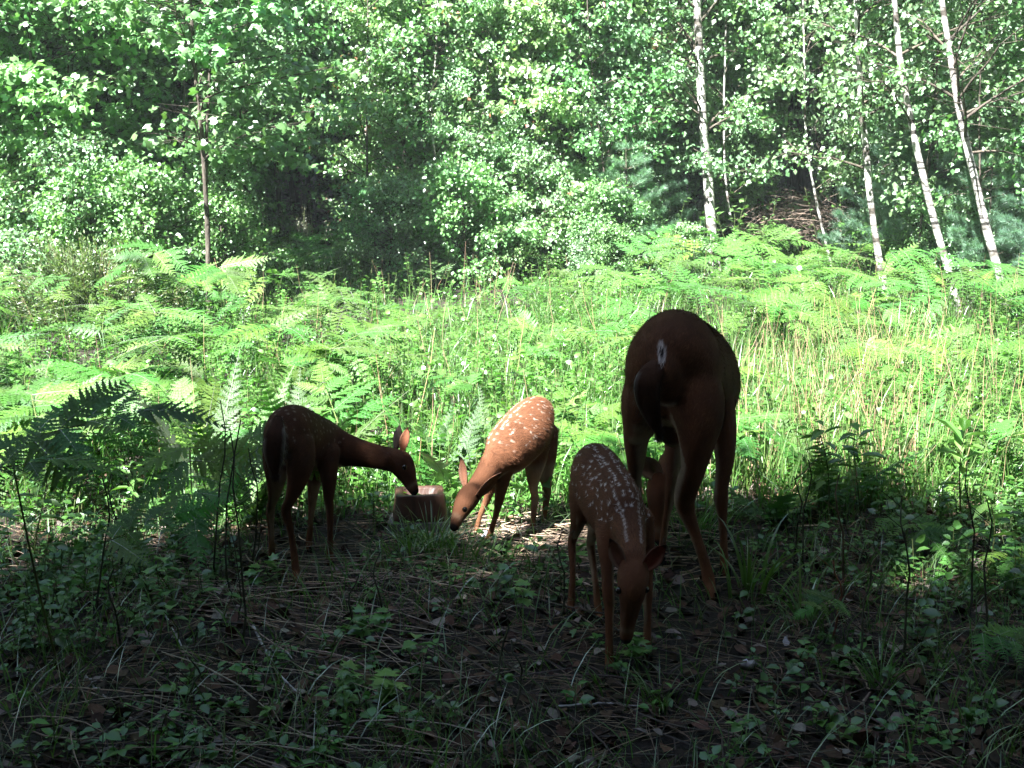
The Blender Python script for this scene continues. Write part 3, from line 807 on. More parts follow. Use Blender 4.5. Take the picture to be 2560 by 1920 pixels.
def bracken(name, loc, rz, h, blade, label, group, tilt=0.0, seed=0, detail=True, cat='fern', pair_limit=None):
    rng = np.random.default_rng(seed)
    r = empty(name, loc, rz); tag(r, label, cat, group)
    r.rotation_euler = (Matrix.Rotation(tilt, 3, 'X') @ Matrix.Rotation(rz, 3, 'Z')).to_euler()
    s = link('stem', STEM[seed % 2], r); s.scale = (h, h, h)
    # rachis above the stem
    for (o, yaw, pit, sc) in bracken_layout(rng, h, blade):
        f = link('frond', (FR if detail else FRL)[rng.integers(0, 3 if detail else 2)], r)
        f.location = o; f.scale = (sc, sc, sc)
        f.rotation_euler = (pit, rng.normal(0, .30), -yaw)
    k = link('rachis', RACH, r); k.location = (0, .12 * h, h); k.scale = (blade, blade, blade)
    return r
_mb = MB(); _u = np.linspace(0, 1, 6)
tubes(_mb, np.stack([0 * _u, .75 * _u, .18 * _u - .10 * _u ** 2], 1), .006 * (1 - .8 * _u), (.12, .17, .05), sides=4)
RACH = _mb.mesh('rachis', M_BARK)

def whole_bracken(seed, h, blade):
    """far fern in one mesh"""
    rng = np.random.default_rng(seed); mb = MB(); u = np.linspace(0, 1, 4)
    tubes(mb, np.stack([0 * u, .12 * h * u ** 2, h * u], 1), .005 - .002 * u, (.10, .14, .05), sides=3)
    for (o, yaw, pit, sc) in bracken_layout(rng, h, blade):
        src = FRL[rng.integers(0, 2)]
        n = len(src.vertices); v = np.empty(n * 3, np.float32); src.vertices.foreach_get('co', v); v = v.reshape(-1, 3)
        ca = np.empty(n * 4, np.float32); src.color_attributes['col'].data.foreach_get('color', ca); ca = ca.reshape(-1, 4)[:, :3]
        M = Matrix.Translation(Vector(o)) @ Matrix.Rotation(-yaw, 4, 'Z') @ Matrix.Rotation(pit, 4, 'X') @ Matrix.Scale(sc, 4)
        M = np.array(M); w = v @ M[:3, :3].T + M[:3, 3]
        tris = [list(p.vertices) for p in src.polygons]
        t3 = np.array([t for t in tris if len(t) == 3]); t4 = np.array([t for t in tris if len(t) == 4])
        base = mb.n
        mb.add(w, t3, ca)
        if len(t4): mb.f4.append(t4 + base)
    return mb.mesh('bracken_fern', M_FERN)

def build_ferns():
    rr = random.Random(31)
    grp = 'bracken ferns of the sunny clearing'
    count = 0
    def zone(sx, Y):
        side = ('at far left' if sx < 330 else 'at left' if sx < 520 else 'behind the left fawn' if sx < 760 else 'behind the lick block' if sx < 1070 else 'behind the sunlit fawn' if sx < 1400 else
                'behind the doe' if sx < 1800 else 'right of the doe' if sx < 2080 else 'among the dry stalks' if sx < 2350 else 'at far right')
        dep = 'close by' if Y < 5.8 else 'in the near half' if Y < 7 else 'in the middle' if Y < 8.6 else 'in the far half' if Y < 10.5 else 'under the forest edge'
        return f'{dep} {side}'
    placed = []; ranked = []
    def free(x, y, d):
        for a, b in placed:
            if (a - x) ** 2 + (b - y) ** 2 < d * d: return False
        return True
    def dens(sx, Y, x):
        # where the photograph has bracken
        v = .35
        if sx < 900: v = .9
        if 900 < sx < 1450: v = .35 if Y > 6.5 else .15
        if 1700 < sx < 2250 and Y > 8: v = 1.0
        if 1850 < sx < 2450 and Y < 8: v = .12
        if sx > 2300 and Y > 7: v = .8
        if 960 < sx < 1420 and Y > 8.6: v = .05
        return v
    fars = [whole_bracken(500 + i, rr.uniform(.35, .6), rr.uniform(.55, .8)) for i in range(6)]
    tries = 0
    while count < 255 and tries < 9000:
        tries += 1
        Y = 4.7 + 8.2 * rr.random() ** .8
        sx = rr.uniform(-260, 2820)
        x = (sx - 1280) / FPX * Y * 1.012
        if rr.random() > dens(sx, Y, x): continue
        if not free(x, Y, .26 + .012 * Y): continue
        # keep the deer's sunny strip and fawn area open
        if 640 < sx < 1480 and Y < 5.3: continue
        placed.append((x, Y)); count += 1
        z = gzf(x, Y) - .02
        lab = zone(sx, Y)
        rz = rr.uniform(-1.9, 1.9) + PI if rr.random() < .6 else rr.uniform(0, 6.28)
        small = .72 if 950 < sx < 1500 else 1.0
        if Y < 8.0:
            o = bracken('bracken_fern', (x, Y, z), rz, rr.uniform(.22, .5) * small * (1 if Y > 5.6 else .8), rr.uniform(.5, .78) * small, lab, grp, rr.uniform(.05, .55), seed=tries, detail=Y < 6.6)
        else:
            o = link('bracken_fern', rr.choice(fars)); o.location = (x, Y, z); s = rr.uniform(.75, 1.15) * small
            if 1750 < sx < 2250 and Y > 9: s *= 1.12
            o.scale = (s, s, s); o.rotation_euler = (Matrix.Rotation(rr.uniform(.05, .5), 3, 'X') @ Matrix.Rotation(rz, 3, 'Z')).to_euler()
            tag(o, None, 'fern', grp); o['category'] = 'fern'
        ranked.append((o, 'bracken fern', lab, sx))
    rank_labels(ranked)
    # individually placed ones
    def at(sx, sytop, Y, rz, blade, label, tilt=.35, det=True, group=None):
        p = P(sx, sytop, Y); g = gzf(p.x, p.y)
        h = max(.15, p.z - g - .06)
        bracken('bracken_fern', (p.x, p.y, g), rz, h, blade, label, group, tilt, seed=int(sx * 3 + sytop), detail=det)
    at(470, 560, 9.0, 2.6, .75, 'tall bracken standing up against the dark trunks beside the slim maple', .5, True)
    at(560, 620, 8.2, 3.6, .7, 'light bracken frond arching below the tall one by the slim maple')
    at(700, 900, 4.9, 2.9, .55, 'pale green bracken with upright fronds rising behind the left fawn', .7)
    at(540, 900, 4.5, 3.4, .60, 'tall bracken with long dark stalks left of the left fawn', .7)
    at(630, 930, 4.7, 4.2, .50, 'bracken standing between the tall stalks and the left fawn', .7)
    at(110, 925, 2.9, -1.35, .48, 'dark shaded bracken hanging in from the left edge, upper one', .42)
    at(-70, 1010, 2.7, -1.5, .42, 'dark shaded bracken at the left edge, nearest the camera', .4)
    at(300, 1200, 3.3, -1.2, .36, 'shaded bracken reaching right towards the left fawn', .6)
    at(250, 880, 5.2, 3.0, .75, 'silvery bracken catching the sky light at the left of the clearing')
    at(120, 900, 4.9, 3.6, .75, 'bluish sunlit bracken at the left edge above the dark one')
    at(380, 860, 5.5, 2.7, .75, 'bright yellow green bracken at left in full sun')
    at(2100, 705, 8.6, 3.5, .85, 'broad bright bracken on the crest right of the doe')
    at(1960, 690, 8.9, 2.8, .85, 'bright bracken on the crest below the dark hollow')
    at(1850, 720, 8.2, 3.9, .8, 'bright bracken on the crest just above the doe')
    at(2180, 650, 9.4, 4.2, .9, 'tallest bracken on the crest, leaning right below the pine sapling')
    at(2420, 1560, 3.0, 4.0, .30, 'dark low bracken in the shade at the lower right corner')
    at(2080, 1560, 3.3, 2.2, .20, 'small shaded bracken on the litter right of the doe feet')
    at(2250, 1330, 4.2, 3.3, .38, 'shaded bracken between the leafy plants at right')
    at(2470, 1400, 3.8, 3.6, .36, 'shaded bracken near the right edge')
    # upright lady ferns near the second fawn
    def lady(sx, sy, n, Ls, label, leanr=.5, tw=0):
        g = G(sx, sy); r = empty('lady_fern', (g.x, g.y, g.z - .01)); tag(r, label, 'fern', 'upright lady ferns around the fawns')
        for i in range(n):
            f = link('frond', LADY[rr.randint(0, 1)], r); s = Ls * rr.uniform(.8, 1.1)
            f.scale = (s, s, s); f.rotation_euler = (PI / 2 - leanr * 1.35 * rr.uniform(.6, 1.3), rr.uniform(-.3, .3), tw + i * 6.28 / n + rr.uniform(-.3, .3))
    lady(1130, 1260, 6, .66, 'upright light green lady fern left of the sunlit fawn', .5)
    lady(1085, 1225, 5, .5, 'upright lady fern behind the brown lick block', .35)
    lady(1230, 1180, 6, .6, 'lady fern behind the sunlit fawn back', .6)
    lady(760, 1230, 6, .8, 'feathery fern with stems seen between the left fawn legs', .45)
    lady(620, 1300, 6, .85, 'tall feathery fern left of the left fawn tail', .4)
    lady(530, 1260, 5, .75, 'feathery fern among dark stalks at centre left', .5)
    lady(1560, 1220, 5, .5, 'low fern between the front fawn back and the doe leg', .8)
    lady(1930, 1300, 6, .5, 'low arching fern beside the doe front leg', .9)
    lady(2080, 1260, 6, .6, 'fern with pale ribs at right of the doe', .6)
    lady(2300, 1180, 6, .65, 'fern among dry stalks at far right', .6)
build_ferns()

# ---------------------------------------------------------------- low growth, grass, dry stalks, litter
def sxof(x, y): return 1280 + x / (y * 1.012) * FPX

def sample_field(n, ylo, yhi, fn, wide=.53, p=1.0):
    Y = ylo + (yhi - ylo) * RNG.random(n) ** p
    x = RNG.uniform(-wide, wide, n) * Y + RNG.uniform(-.3, .3, n)
    k = RNG.random(n) < fn(x, Y)
    return x[k], Y[k]

def lump(x, y, s=1.0, o=0.0):
    return .5 + .25 * (np.sin(x * 1.7 * s + o + 1.3 * np.sin(y * 1.1 * s)) + np.sin(y * 2.1 * s + 2 * o + 1.1 * np.sin(x * 1.5 * s)))

def curved_strips(mb, base, d0, length, width, col, droop=.5, K=4):
    """grass blades: base (N,3), horizontal lean direction d0 (N,2) with magnitude, length, width"""
    N = len(base); u = np.linspace(0, 1, K)
    up = np.sqrt(np.maximum(.05, 1 - np.minimum(.95, (d0 ** 2).sum(1))))
    p = np.zeros((N, K, 3))
    p[:, :, 0] = base[:, None, 0] + d0[:, None, 0] * length[:, None] * (u * .6 + u ** 2 * droop)
    p[:, :, 1] = base[:, None, 1] + d0[:, None, 1] * length[:, None] * (u * .6 + u ** 2 * droop)
    p[:, :, 2] = base[:, None, 2] + up[:, None] * length[:, None] * (u - droop * .55 * u ** 2.2)
    a = RNG.uniform(0, PI, N); s = np.stack([np.cos(a), np.sin(a), 0 * a], 1)
    w = width[:, None] * np.maximum(.06, 1 - u[None] ** 1.8) * .5
    v = np.stack([p - s[:, None] * w[:, :, None], p + s[:, None] * w[:, :, None]], 2)
    b = (np.arange(N)[:, None] * K + np.arange(K - 1)[None]) * 2
    f = np.stack([b, b + 1, b + 3, b + 2], -1).reshape(-1, 4)
    mb.add(v.reshape(-1, 3), f, np.repeat(col, K * 2, 0))

def build_grass():
    mb = MB()
    # general grass of the clearing
    def f(x, Y):
        sx = sxof(x, Y)
        v = .55 * lump(x, Y, 1.4, .3) + .2
        v = np.where((sx > 900) & (sx < 1700), v + .35, v)
        v = np.where((sx > 980) & (sx < 1330) & (Y > 9.3), .15, v)
        return v
    x, y = sample_field(52000, 4.6, 13.5, f, p=1.0)
    n = len(x); h = RNG.uniform(.14, .42, n) * (.7 + .5 * lump(x, y, .9, 1))
    a = RNG.uniform(0, 2 * PI, n); l = RNG.uniform(.1, .6, n)
    curved_strips(mb, np.stack([x, y, gz(x, y)], 1), np.stack([np.cos(a) * l, np.sin(a) * l], 1), h, RNG.uniform(.004, .009, n), tint((.095, .23, .04), n, .3, .12), K=3)
    x, y = sample_field(16000, 4.7, 9.0, lambda x, Y: np.clip(np.exp(-((sxof(x, Y) - 2130) / 330) ** 2) * 1.1 + .25 * ((sxof(x, Y) > 1000) & (sxof(x, Y) < 1750)), 0, 1), wide=.55)
    n = len(x); a = RNG.uniform(0, 2 * PI, n); l = RNG.uniform(.05, .35, n)
    curved_strips(mb, np.stack([x, y, gz(x, y)], 1), np.stack([np.cos(a) * l, np.sin(a) * l], 1), RNG.uniform(.3, .66, n), RNG.uniform(.003, .007, n), tint((.14, .25, .065), n, .35, .15))
    # foreground, sparse
    x, y = sample_field(8500, 2.2, 4.8, lambda x, Y: .25 + .6 * (lump(x, Y, 2.2, 2) > .62) + .5 * (np.abs(x) > 1.1), wide=.52)
    n = len(x); a = RNG.uniform(0, 2 * PI, n); l = RNG.uniform(.2, .75, n)
    curved_strips(mb, np.stack([x, y, gz(x, y)], 1), np.stack([np.cos(a) * l, np.sin(a) * l], 1), RNG.uniform(.07, .24, n), RNG.uniform(.003, .006, n), tint((.09, .17, .05), n, .3, .1))
    o = mb.build('grass', M_GRASS); tag(o, 'fine green grass growing through the clearing and the litter', 'grass', kind='stuff')

    def tuft(sx, sy, n, h, w, label, spread=.07, lean=.8, col=(.10, .21, .045), heads=False, Yf=None):
        g = G(sx, sy) if Yf is None else None
        if g is None:
            X = (sx - 1280) / FPX * Yf * 1.012; g = Vector((X, Yf, gzf(X, Yf)))
        m = MB(); a = RNG.uniform(0, 2 * PI, n); l = RNG.uniform(.15, lean, n)
        r = np.abs(RNG.normal(0, spread, n))
        b = np.stack([np.cos(a) * r, np.sin(a) * r, 0 * a], 1)
        curved_strips(m, b, np.stack([np.cos(a) * l, np.sin(a) * l], 1), RNG.uniform(.55, 1.1, n) * h, RNG.uniform(.7, 1.2, n) * w, tint(col, n, .25, .1), droop=.7, K=6)
        o = m.build('grass_tuft', M_GRASS); o.location = g; tag(o, label, 'grass tuft', kind='stuff' if spread > .3 else None)
        if heads:
            m = MB(); k = 14
            for i in range(k):
                aa = RNG.uniform(0, 6.28); rr_ = RNG.uniform(0, spread * 1.5); hh = h * RNG.uniform(.9, 1.3)
                p0 = np.array([math.cos(aa) * rr_, math.sin(aa) * rr_, 0]); d = np.array([RNG.normal(0, .08), RNG.normal(0, .08), 1]) * hh
                u = np.linspace(0, 1, 4)
                tubes(m, p0 + np.outer(u, d), np.full(4, .0018), (.16, .2, .08), sides=3)
                kk = 24; t = RNG.uniform(.82, 1.04, kk)
                leaves(m, KITE, p0 + np.outer(t, d) + RNG.normal(0, .012, (kk, 3)), rand_dirs(kk) + [0, 0, .8], rand_dirs(kk), np.full(kk, .02), tint((.22, .22, .14), kk), aspect=.5)
            q = m.build('seed_head', M_GRASS, o); q['kind'] = 'stuff'
    tuft(1080, 1385, 90, .30, .007, 'arching green grass tuft in front of the brown lick block', .06, .85)
    tuft(1030, 1400, 50, .22, .006, 'small grass tuft in the shade left of the lick block tuft', .06, .85)
    tuft(1150, 1400, 40, .24, .006, 'bright grass tuft at the edge of the sunny straw', .05, .6, (.13, .27, .05))
    tuft(740, 600, 160, .62, .016, 'tall sunlit grass clump with seed heads before the dark forest gap', .45, .6, (.13, .26, .09), True, Yf=11.6)
    tuft(860, 600, 120, .52, .014, 'sunlit grass clump right of the seed head clump', .4, .6, (.13, .26, .09), True, Yf=11.9)
    tuft(360, 1080, 60, .65, .009, 'long arching pale grass blades at left above the dark bracken', .08, .95, (.16, .30, .08))
    tuft(1870, 1490, 26, .42, .012, 'broad green grass blades in the shade right of the doe feet', .04, .5, (.10, .22, .04))
    tuft(2010, 1560, 22, .32, .009, 'thin grass tuft on the litter at lower right', .05, .6)
    tuft(2200, 1720, 40, .22, .006, 'short grass tuft near the lower right of the litter', .04, .7)
    tuft(1740, 1330, 70, .26, .006, 'sunlit grass tuft between the doe hind legs', .09, .7, (.12, .24, .06))
    tuft(1650, 1770, 40, .16, .005, 'low grass tuft at the bottom centre right', .04, .8)
    tuft(250, 1480, 60, .2, .005, 'dim grass tuft among fallen stalks at lower left', .05, .8)
    tuft(2480, 1180, 50, .45, .02, 'broad leaved grass at the right edge', .1, .6, (.09, .2, .05))
build_grass()

def plant_arrays(mb, sb, x, y, h, nl, lsize, col, tpl, up=.2, stemcol=(.10, .14, .05)):
    """many small upright plants: sb gets the stems, mb the leaves"""
    N = len(x); z = gz(x, y)
    lean = RNG.normal(0, .18, (N, 2)) * h[:, None]
    u = np.linspace(0, 1, 2)
    p = np.stack([x[:, None] + lean[:, :1] * u, y[:, None] + lean[:, 1:] * u, z[:, None] + h[:, None] * u], -1)
    tubes(sb, p, (.0012 + .0022 * h)[:, None] * np.ones((1, 2)), tint(stemcol, N, .3, .1), sides=3)
    i = np.repeat(np.arange(N), nl); M = len(i)
    t = RNG.uniform(.25, 1.05, M)
    base = p[i, 0] * (1 - t[:, None]) + p[i, 1] * t[:, None]
    a = RNG.uniform(0, 2 * PI, M)
    d = np.stack([np.cos(a), np.sin(a), RNG.uniform(-.4, .5, M) + up], 1)
    nn = np.array([0, 0, 1.0]) + RNG.normal(0, .35, (M, 3))
    ls = lsize[i] * RNG.uniform(.6, 1.2, M)
    c = tint(col, N, .25, .12)[i] * RNG.uniform(.85, 1.15, (M, 1))
    leaves(mb, tpl, base + nrm(d) * .01, d, nn, ls, c)

def build_undergrowth():
    mb, sb = MB(), MB()
    f = lambda x, Y: (.35 + .6 * lump(x, Y, 1.2, 1.7)) * np.where((sxof(x, Y) > 980) & (sxof(x, Y) < 1330) & (Y > 9.3), .3, 1)
    x, y = sample_field(7000, 4.8, 13.5, f)
    n = len(x)
    plant_arrays(mb, sb, x, y, RNG.uniform(.12, .38, n) * (.6 + .7 * lump(x, y, .8, 2)), 13, RNG.uniform(.025, .06, n), (.095, .225, .04), OVAL4)
    x, y = sample_field(6000, 4.4, 8.5, lambda x, Y: .7 * lump(x, Y, 1.5, .7))
    n = len(x)
    plant_arrays(mb, sb, x, y, RNG.uniform(.05, .2, n), 9, RNG.uniform(.02, .045, n), (.10, .23, .04), KITE)
    # under the trees, darker and low, fills the foot of the forest edge
    x, y = sample_field(3600, 11.5, 17, lambda x, Y: np.where((sxof(x, Y) > 1840) & (sxof(x, Y) < 2140), .22, np.where((sxof(x, Y) > 640) & (sxof(x, Y) < 1000), .25, .8)), wide=.56)
    n = len(x)
    plant_arrays(mb, sb, x, y, RNG.uniform(.3, .9, n), 16, RNG.uniform(.05, .085, n), (.10, .21, .055), KITE)
    # foreground seedlings, leaf colour darkened to deepen the shade
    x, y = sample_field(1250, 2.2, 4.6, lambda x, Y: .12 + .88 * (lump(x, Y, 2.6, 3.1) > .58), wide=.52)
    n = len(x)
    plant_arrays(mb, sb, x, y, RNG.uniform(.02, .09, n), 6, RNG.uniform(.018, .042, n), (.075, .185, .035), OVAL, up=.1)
    # thick growth on both foreground sides, shade also put into its leaf colour
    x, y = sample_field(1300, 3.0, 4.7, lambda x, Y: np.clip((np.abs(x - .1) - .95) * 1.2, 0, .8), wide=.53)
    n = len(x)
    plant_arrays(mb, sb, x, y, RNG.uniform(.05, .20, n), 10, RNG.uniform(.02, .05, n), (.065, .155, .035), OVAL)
    o = mb.build('undergrowth', M_GRASS); tag(o, 'low leafy weeds covering the clearing floor', 'undergrowth', kind='stuff')
    s = sb.build('weed_stems', M_BARK, None); tag(s, 'thin green stems of the low weeds', 'undergrowth', kind='stuff')
build_undergrowth()

def build_dry():
    mb = MB()
    # upright tan stalks, dense right of the doe
    def f(x, Y):
        sx = sxof(x, Y)
        return np.clip(np.exp(-((sx - 2150) / 300) ** 2) * np.exp(-((Y - 6.0) / 1.5) ** 2) * 1.0 + .03 + .03 * (sx > 950) * (sx < 1400), 0, 1)
    x, y = sample_field(9000, 4.7, 12, f)
    n = len(x); h = RNG.uniform(.15, .62, n)
    l = RNG.normal(0, .22, (n, 2)) * h[:, None]; u = np.linspace(0, 1, 4)
    p = np.stack([x[:, None] + l[:, :1] * u + RNG.normal(0, .01, (n, 4)), y[:, None] + l[:, 1:] * u, gz(x, y)[:, None] + h[:, None] * u], -1)
    tubes(mb, p, RNG.uniform(.0012, .003, n)[:, None] * (1 - .6 * u)[None], tint((.34, .24, .15), n, .3, .1), sides=3)
    o = mb.build('dry_stalks', M_DRY); tag(o, 'tan dead stalks standing among the weeds right of the doe', 'dry stalks', kind='stuff')

    # lying straw and twigs of the forest floor
    mb = MB()
    def lay(n, ylo, yhi, fn, ln, r, col, ang=0, sp=.7, lift=.02, wide=.53):
        x, y = sample_field(n, ylo, yhi, fn, wide=wide)
        n = len(x); L = RNG.uniform(ln[0], ln[1], n); a = ang + RNG.normal(0, sp, n); u = np.linspace(-.5, .5, 5)
        bend = RNG.normal(0, .10, n)
        px = x[:, None] + np.cos(a)[:, None] * L[:, None] * u - np.sin(a)[:, None] * (bend * L)[:, None] * (u ** 2) * 4
        py = y[:, None] + np.sin(a)[:, None] * L[:, None] * u + np.cos(a)[:, None] * (bend * L)[:, None] * (u ** 2) * 4
        pz = gz(px, py) + RNG.uniform(.004, lift, n)[:, None] + RNG.normal(0, .05, n)[:, None] * u * L[:, None] + .006
        tubes(mb, np.stack([px, py, np.maximum(pz, gz(px, py) + .003)], -1), (RNG.uniform(r[0], r[1], n))[:, None] * np.array([.6, 1, 1, .9, .4]), tint(col, n, .35, .08), sides=3)
    lay(4600, 2.0, 5.4, lambda x, Y: .45 + .5 * lump(x, Y, 2, 0), (.05, .28), (.0007, .0017), (.20, .145, .10), -.25, .9)
    lay(750, 2.4, 4.2, lambda x, Y: (x < -.1) * .8 * (lump(x, Y, 1.5, 4) > .45), (.2, .55), (.0012, .0026), (.28, .22, .17), -.35, .35, .05)
    lay(1600, 3.7, 4.6, lambda x, Y: 1.0 * np.exp(-((x - .05) / .5) ** 2), (.08, .3), (.001, .0026), (.48, .36, .26), -.1, .7, .03)
    lay(900, 2.2, 4.6, lambda x, Y: .6, (.12, .45), (.002, .0045), (.07, .055, .045), .2, 1.4, .03)
    o = mb.build('straw_litter', M_DRY); tag(o, 'pale straw and fine twigs strewn over the forest floor', 'litter', kind='stuff')

    # dead leaves
    mb = MB()
    x, y = sample_field(9000, 1.9, 6.0, lambda x, Y: .45 + .5 * lump(x, Y, 2.3, 1.2), wide=.54)
    n = len(x); nn = np.array([0, 0, 1.0]) + RNG.normal(0, .45, (n, 3)); d = rand_dirs(n) * [1, 1, .25]
    pos = np.stack([x, y, gz(x, y) + RNG.uniform(.006, .03, n)], 1)
    col = tint((.060, .034, .021), n, .7, .12); pale = RNG.random(n) < .10; col[pale] = tint((.19, .16, .14), int(pale.sum()), .3, .06)
    leaves(mb, OVAL, pos, d, nn, RNG.uniform(.02, .06, n), col, aspect=RNG.uniform(.8, 1.6, n))
    o = mb.build('leaf_litter', M_DRY); tag(o, 'brown and grey dead leaves covering the shaded ground', 'litter', kind='stuff')

    # single sticks, one object each
    def stick(pts, r, col, label, lift=.012, cat='stick', name='fallen_stick', fork=None):
        W = [G(a, b) for a, b in pts]
        K = 9; S = np.linspace(0, len(W) - 1, K)
        arr = np.array([[w.x, w.y, w.z + lift] for w in W])
        p = np.stack([np.interp(S, np.arange(len(W)), arr[:, i]) for i in range(3)], 1)
        c = p.mean(0).copy(); c[2] = arr[:, 2].min() - lift
        p += RNG.normal(0, r * .8, p.shape)
        p[:, 2] = np.maximum(p[:, 2], gz(p[:, 0], p[:, 1]) + r)
        m = MB(); tubes(m, p - c, r * np.linspace(1.1, .5, K), col, sides=6)
        if fork:
            W2 = [G(a, b) for a, b in fork]; q = np.array([[w.x, w.y, w.z + lift + r] for w in W2])
            q = np.stack([np.interp(np.linspace(0, len(q) - 1, 6), np.arange(len(q)), q[:, i]) for i in range(3)], 1)
            tubes(m, q - c, r * np.linspace(.8, .35, 6), col, sides=5)
        o = m.build(name, M_BARK, smooth=True); o.location = c; tag(o, label, cat)
    W_ = (.42, .40, .40); Dk = (.06, .045, .035); Tn = (.36, .28, .2)
    stick([(630, 1575), (670, 1640), (700, 1700), (760, 1760), (800, 1800)], .0045, W_, 'pale crooked branch running down the litter at lower centre left', fork=[(680, 1640), (715, 1640), (735, 1665)])
    stick([(410, 1545), (440, 1600), (470, 1660)], .0035, W_, 'short pale stick left of the crooked pale branch')
    stick([(215, 1700), (240, 1725), (265, 1755)], .0035, W_, 'small pale stick alone in the dark lower left')
    stick([(245, 1475), (340, 1415), (430, 1370)], .006, Dk, 'dark stick lying slanted over the litter at left')
    stick([(450, 1275), (560, 1300), (650, 1330)], .005, Tn, 'long tan stalk lying behind the left fawn legs')
    stick([(300, 1540), (430, 1545), (560, 1550)], .004, Tn, 'straight tan stalk lying level at lower left')
    stick([(290, 1510), (450, 1540), (640, 1560), (760, 1600)], .004, Tn, 'long tan stalk crossing the pile of fallen stalks')
    stick([(380, 1490), (520, 1530), (700, 1575)], .0035, Tn, 'thin tan stalk on top of the pile of fallen stalks')
    stick([(760, 1500), (800, 1450), (860, 1400)], .004, Dk, 'thin dark curved twig below the left fawn front legs')
    stick([(1390, 1780), (1500, 1770), (1600, 1775)], .004, W_, 'pale twig lying level at the bottom below the front fawn')
    stick([(2100, 1620), (2150, 1690), (2180, 1740)], .004, Tn, 'tan twig slanting over the litter at lower right')
    stick([(2470, 1580), (2520, 1605), (2570, 1625)], .004, W_, 'pale twig cut by the right edge')
    stick([(2150, 1770), (2230, 1700), (2290, 1640)], .0045, (.2, .15, .12), 'brown twig rising to the right at lower right')
    stick([(1700, 1440), (1760, 1425), (1830, 1430)], .004, Tn, 'tan stalk lying across the doe feet')
    stick([(1400, 1480), (1430, 1440), (1450, 1400)], .004, Tn, 'tan stalk leaning behind the front fawn hind foot')
    stick([(1270, 1470), (1420, 1520), (1500, 1590)], .0035, Tn, 'thin stalk running from the sunny straw to the front fawn')
    stick([(1080, 1770), (1180, 1700), (1300, 1670)], .004, Tn, 'tan stalk lying over the dark litter at bottom centre')
    # pale logs at the back of the clearing
    for (a, b, r, lab) in [((1010, 640), (1120, 655), .045, 'sun bleached log lying at the back of the clearing, left one'),
                           ((1130, 668), (1230, 662), .04, 'sun bleached log lying at the back of the clearing, right one'),
                           ((1205, 635), (1290, 630), .03, 'reddish dead branch on the bank behind the logs')]:
        A, B = G(a[0], a[1]), G(b[0], b[1]); B.y = A.y + .3; B.x *= 1.0
        A.z += r * .9; B.z = gzf(B.x, B.y) + r * .9
        m = MB(); K = 8; u = np.linspace(0, 1, K)[:, None]
        A = np.array(A); B = np.array(B); p = A * (1 - u) + B * u + RNG.normal(0, .01, (K, 3))
        g = gz(p[:, 0], p[:, 1])
        c = p.mean(0).copy(); c[2] = g.min()
        tubes(m, p - c, r * (1 + .15 * RNG.normal(size=K)), (.42, .37, .33) if r > .03 else (.3, .16, .12), sides=9)
        o = m.build('fallen_log', M_BARK, smooth=True); o.location = c; tag(o, lab, 'log')
    # whitish stone like scraps on the litter
    for (sx, sy, s, lab) in [(1862, 1672, .032, 'white rounded scrap lying on the dark litter at lower right'), (1218, 1348, .03, 'pale crumpled leaf lying beside the sunlit fawn hoof'),
                             (1690, 1595, .016, 'small white scrap right of the front fawn muzzle'), (1965, 1610, .018, 'small bluish white scrap on the litter at right')]:
        g = G(sx, sy); m = MB()
        n, k = 7, 10
        V = []
        for i in range(n):
            th = i / (n - 1) * PI
            for j in range(k):
                ph = j / k * 2 * PI; rr_ = s * (1 + .75 * noise.noise(Vector((math.sin(th) * math.cos(ph) * 2, math.sin(th) * math.sin(ph) * 2, math.cos(th) * 2 + sx))))
                V.append((rr_ * math.sin(th) * math.cos(ph), rr_ * .6 * math.sin(th) * math.sin(ph), rr_ * .8 * math.cos(th)))
        F = [(i * k + j, i * k + (j + 1) % k, (i + 1) * k + (j + 1) % k, (i + 1) * k + j) for i in range(n - 1) for j in range(k)]
        m.add(V, F, (.55, .55, .6)); o = m.build('white_scrap', M_STONE, smooth=True); o.location = (g.x, g.y, g.z + s * .3); o.rotation_euler = (.3, .5, sx); o.scale = (1.1, 1, .55); tag(o, lab, 'scrap')
build_dry()

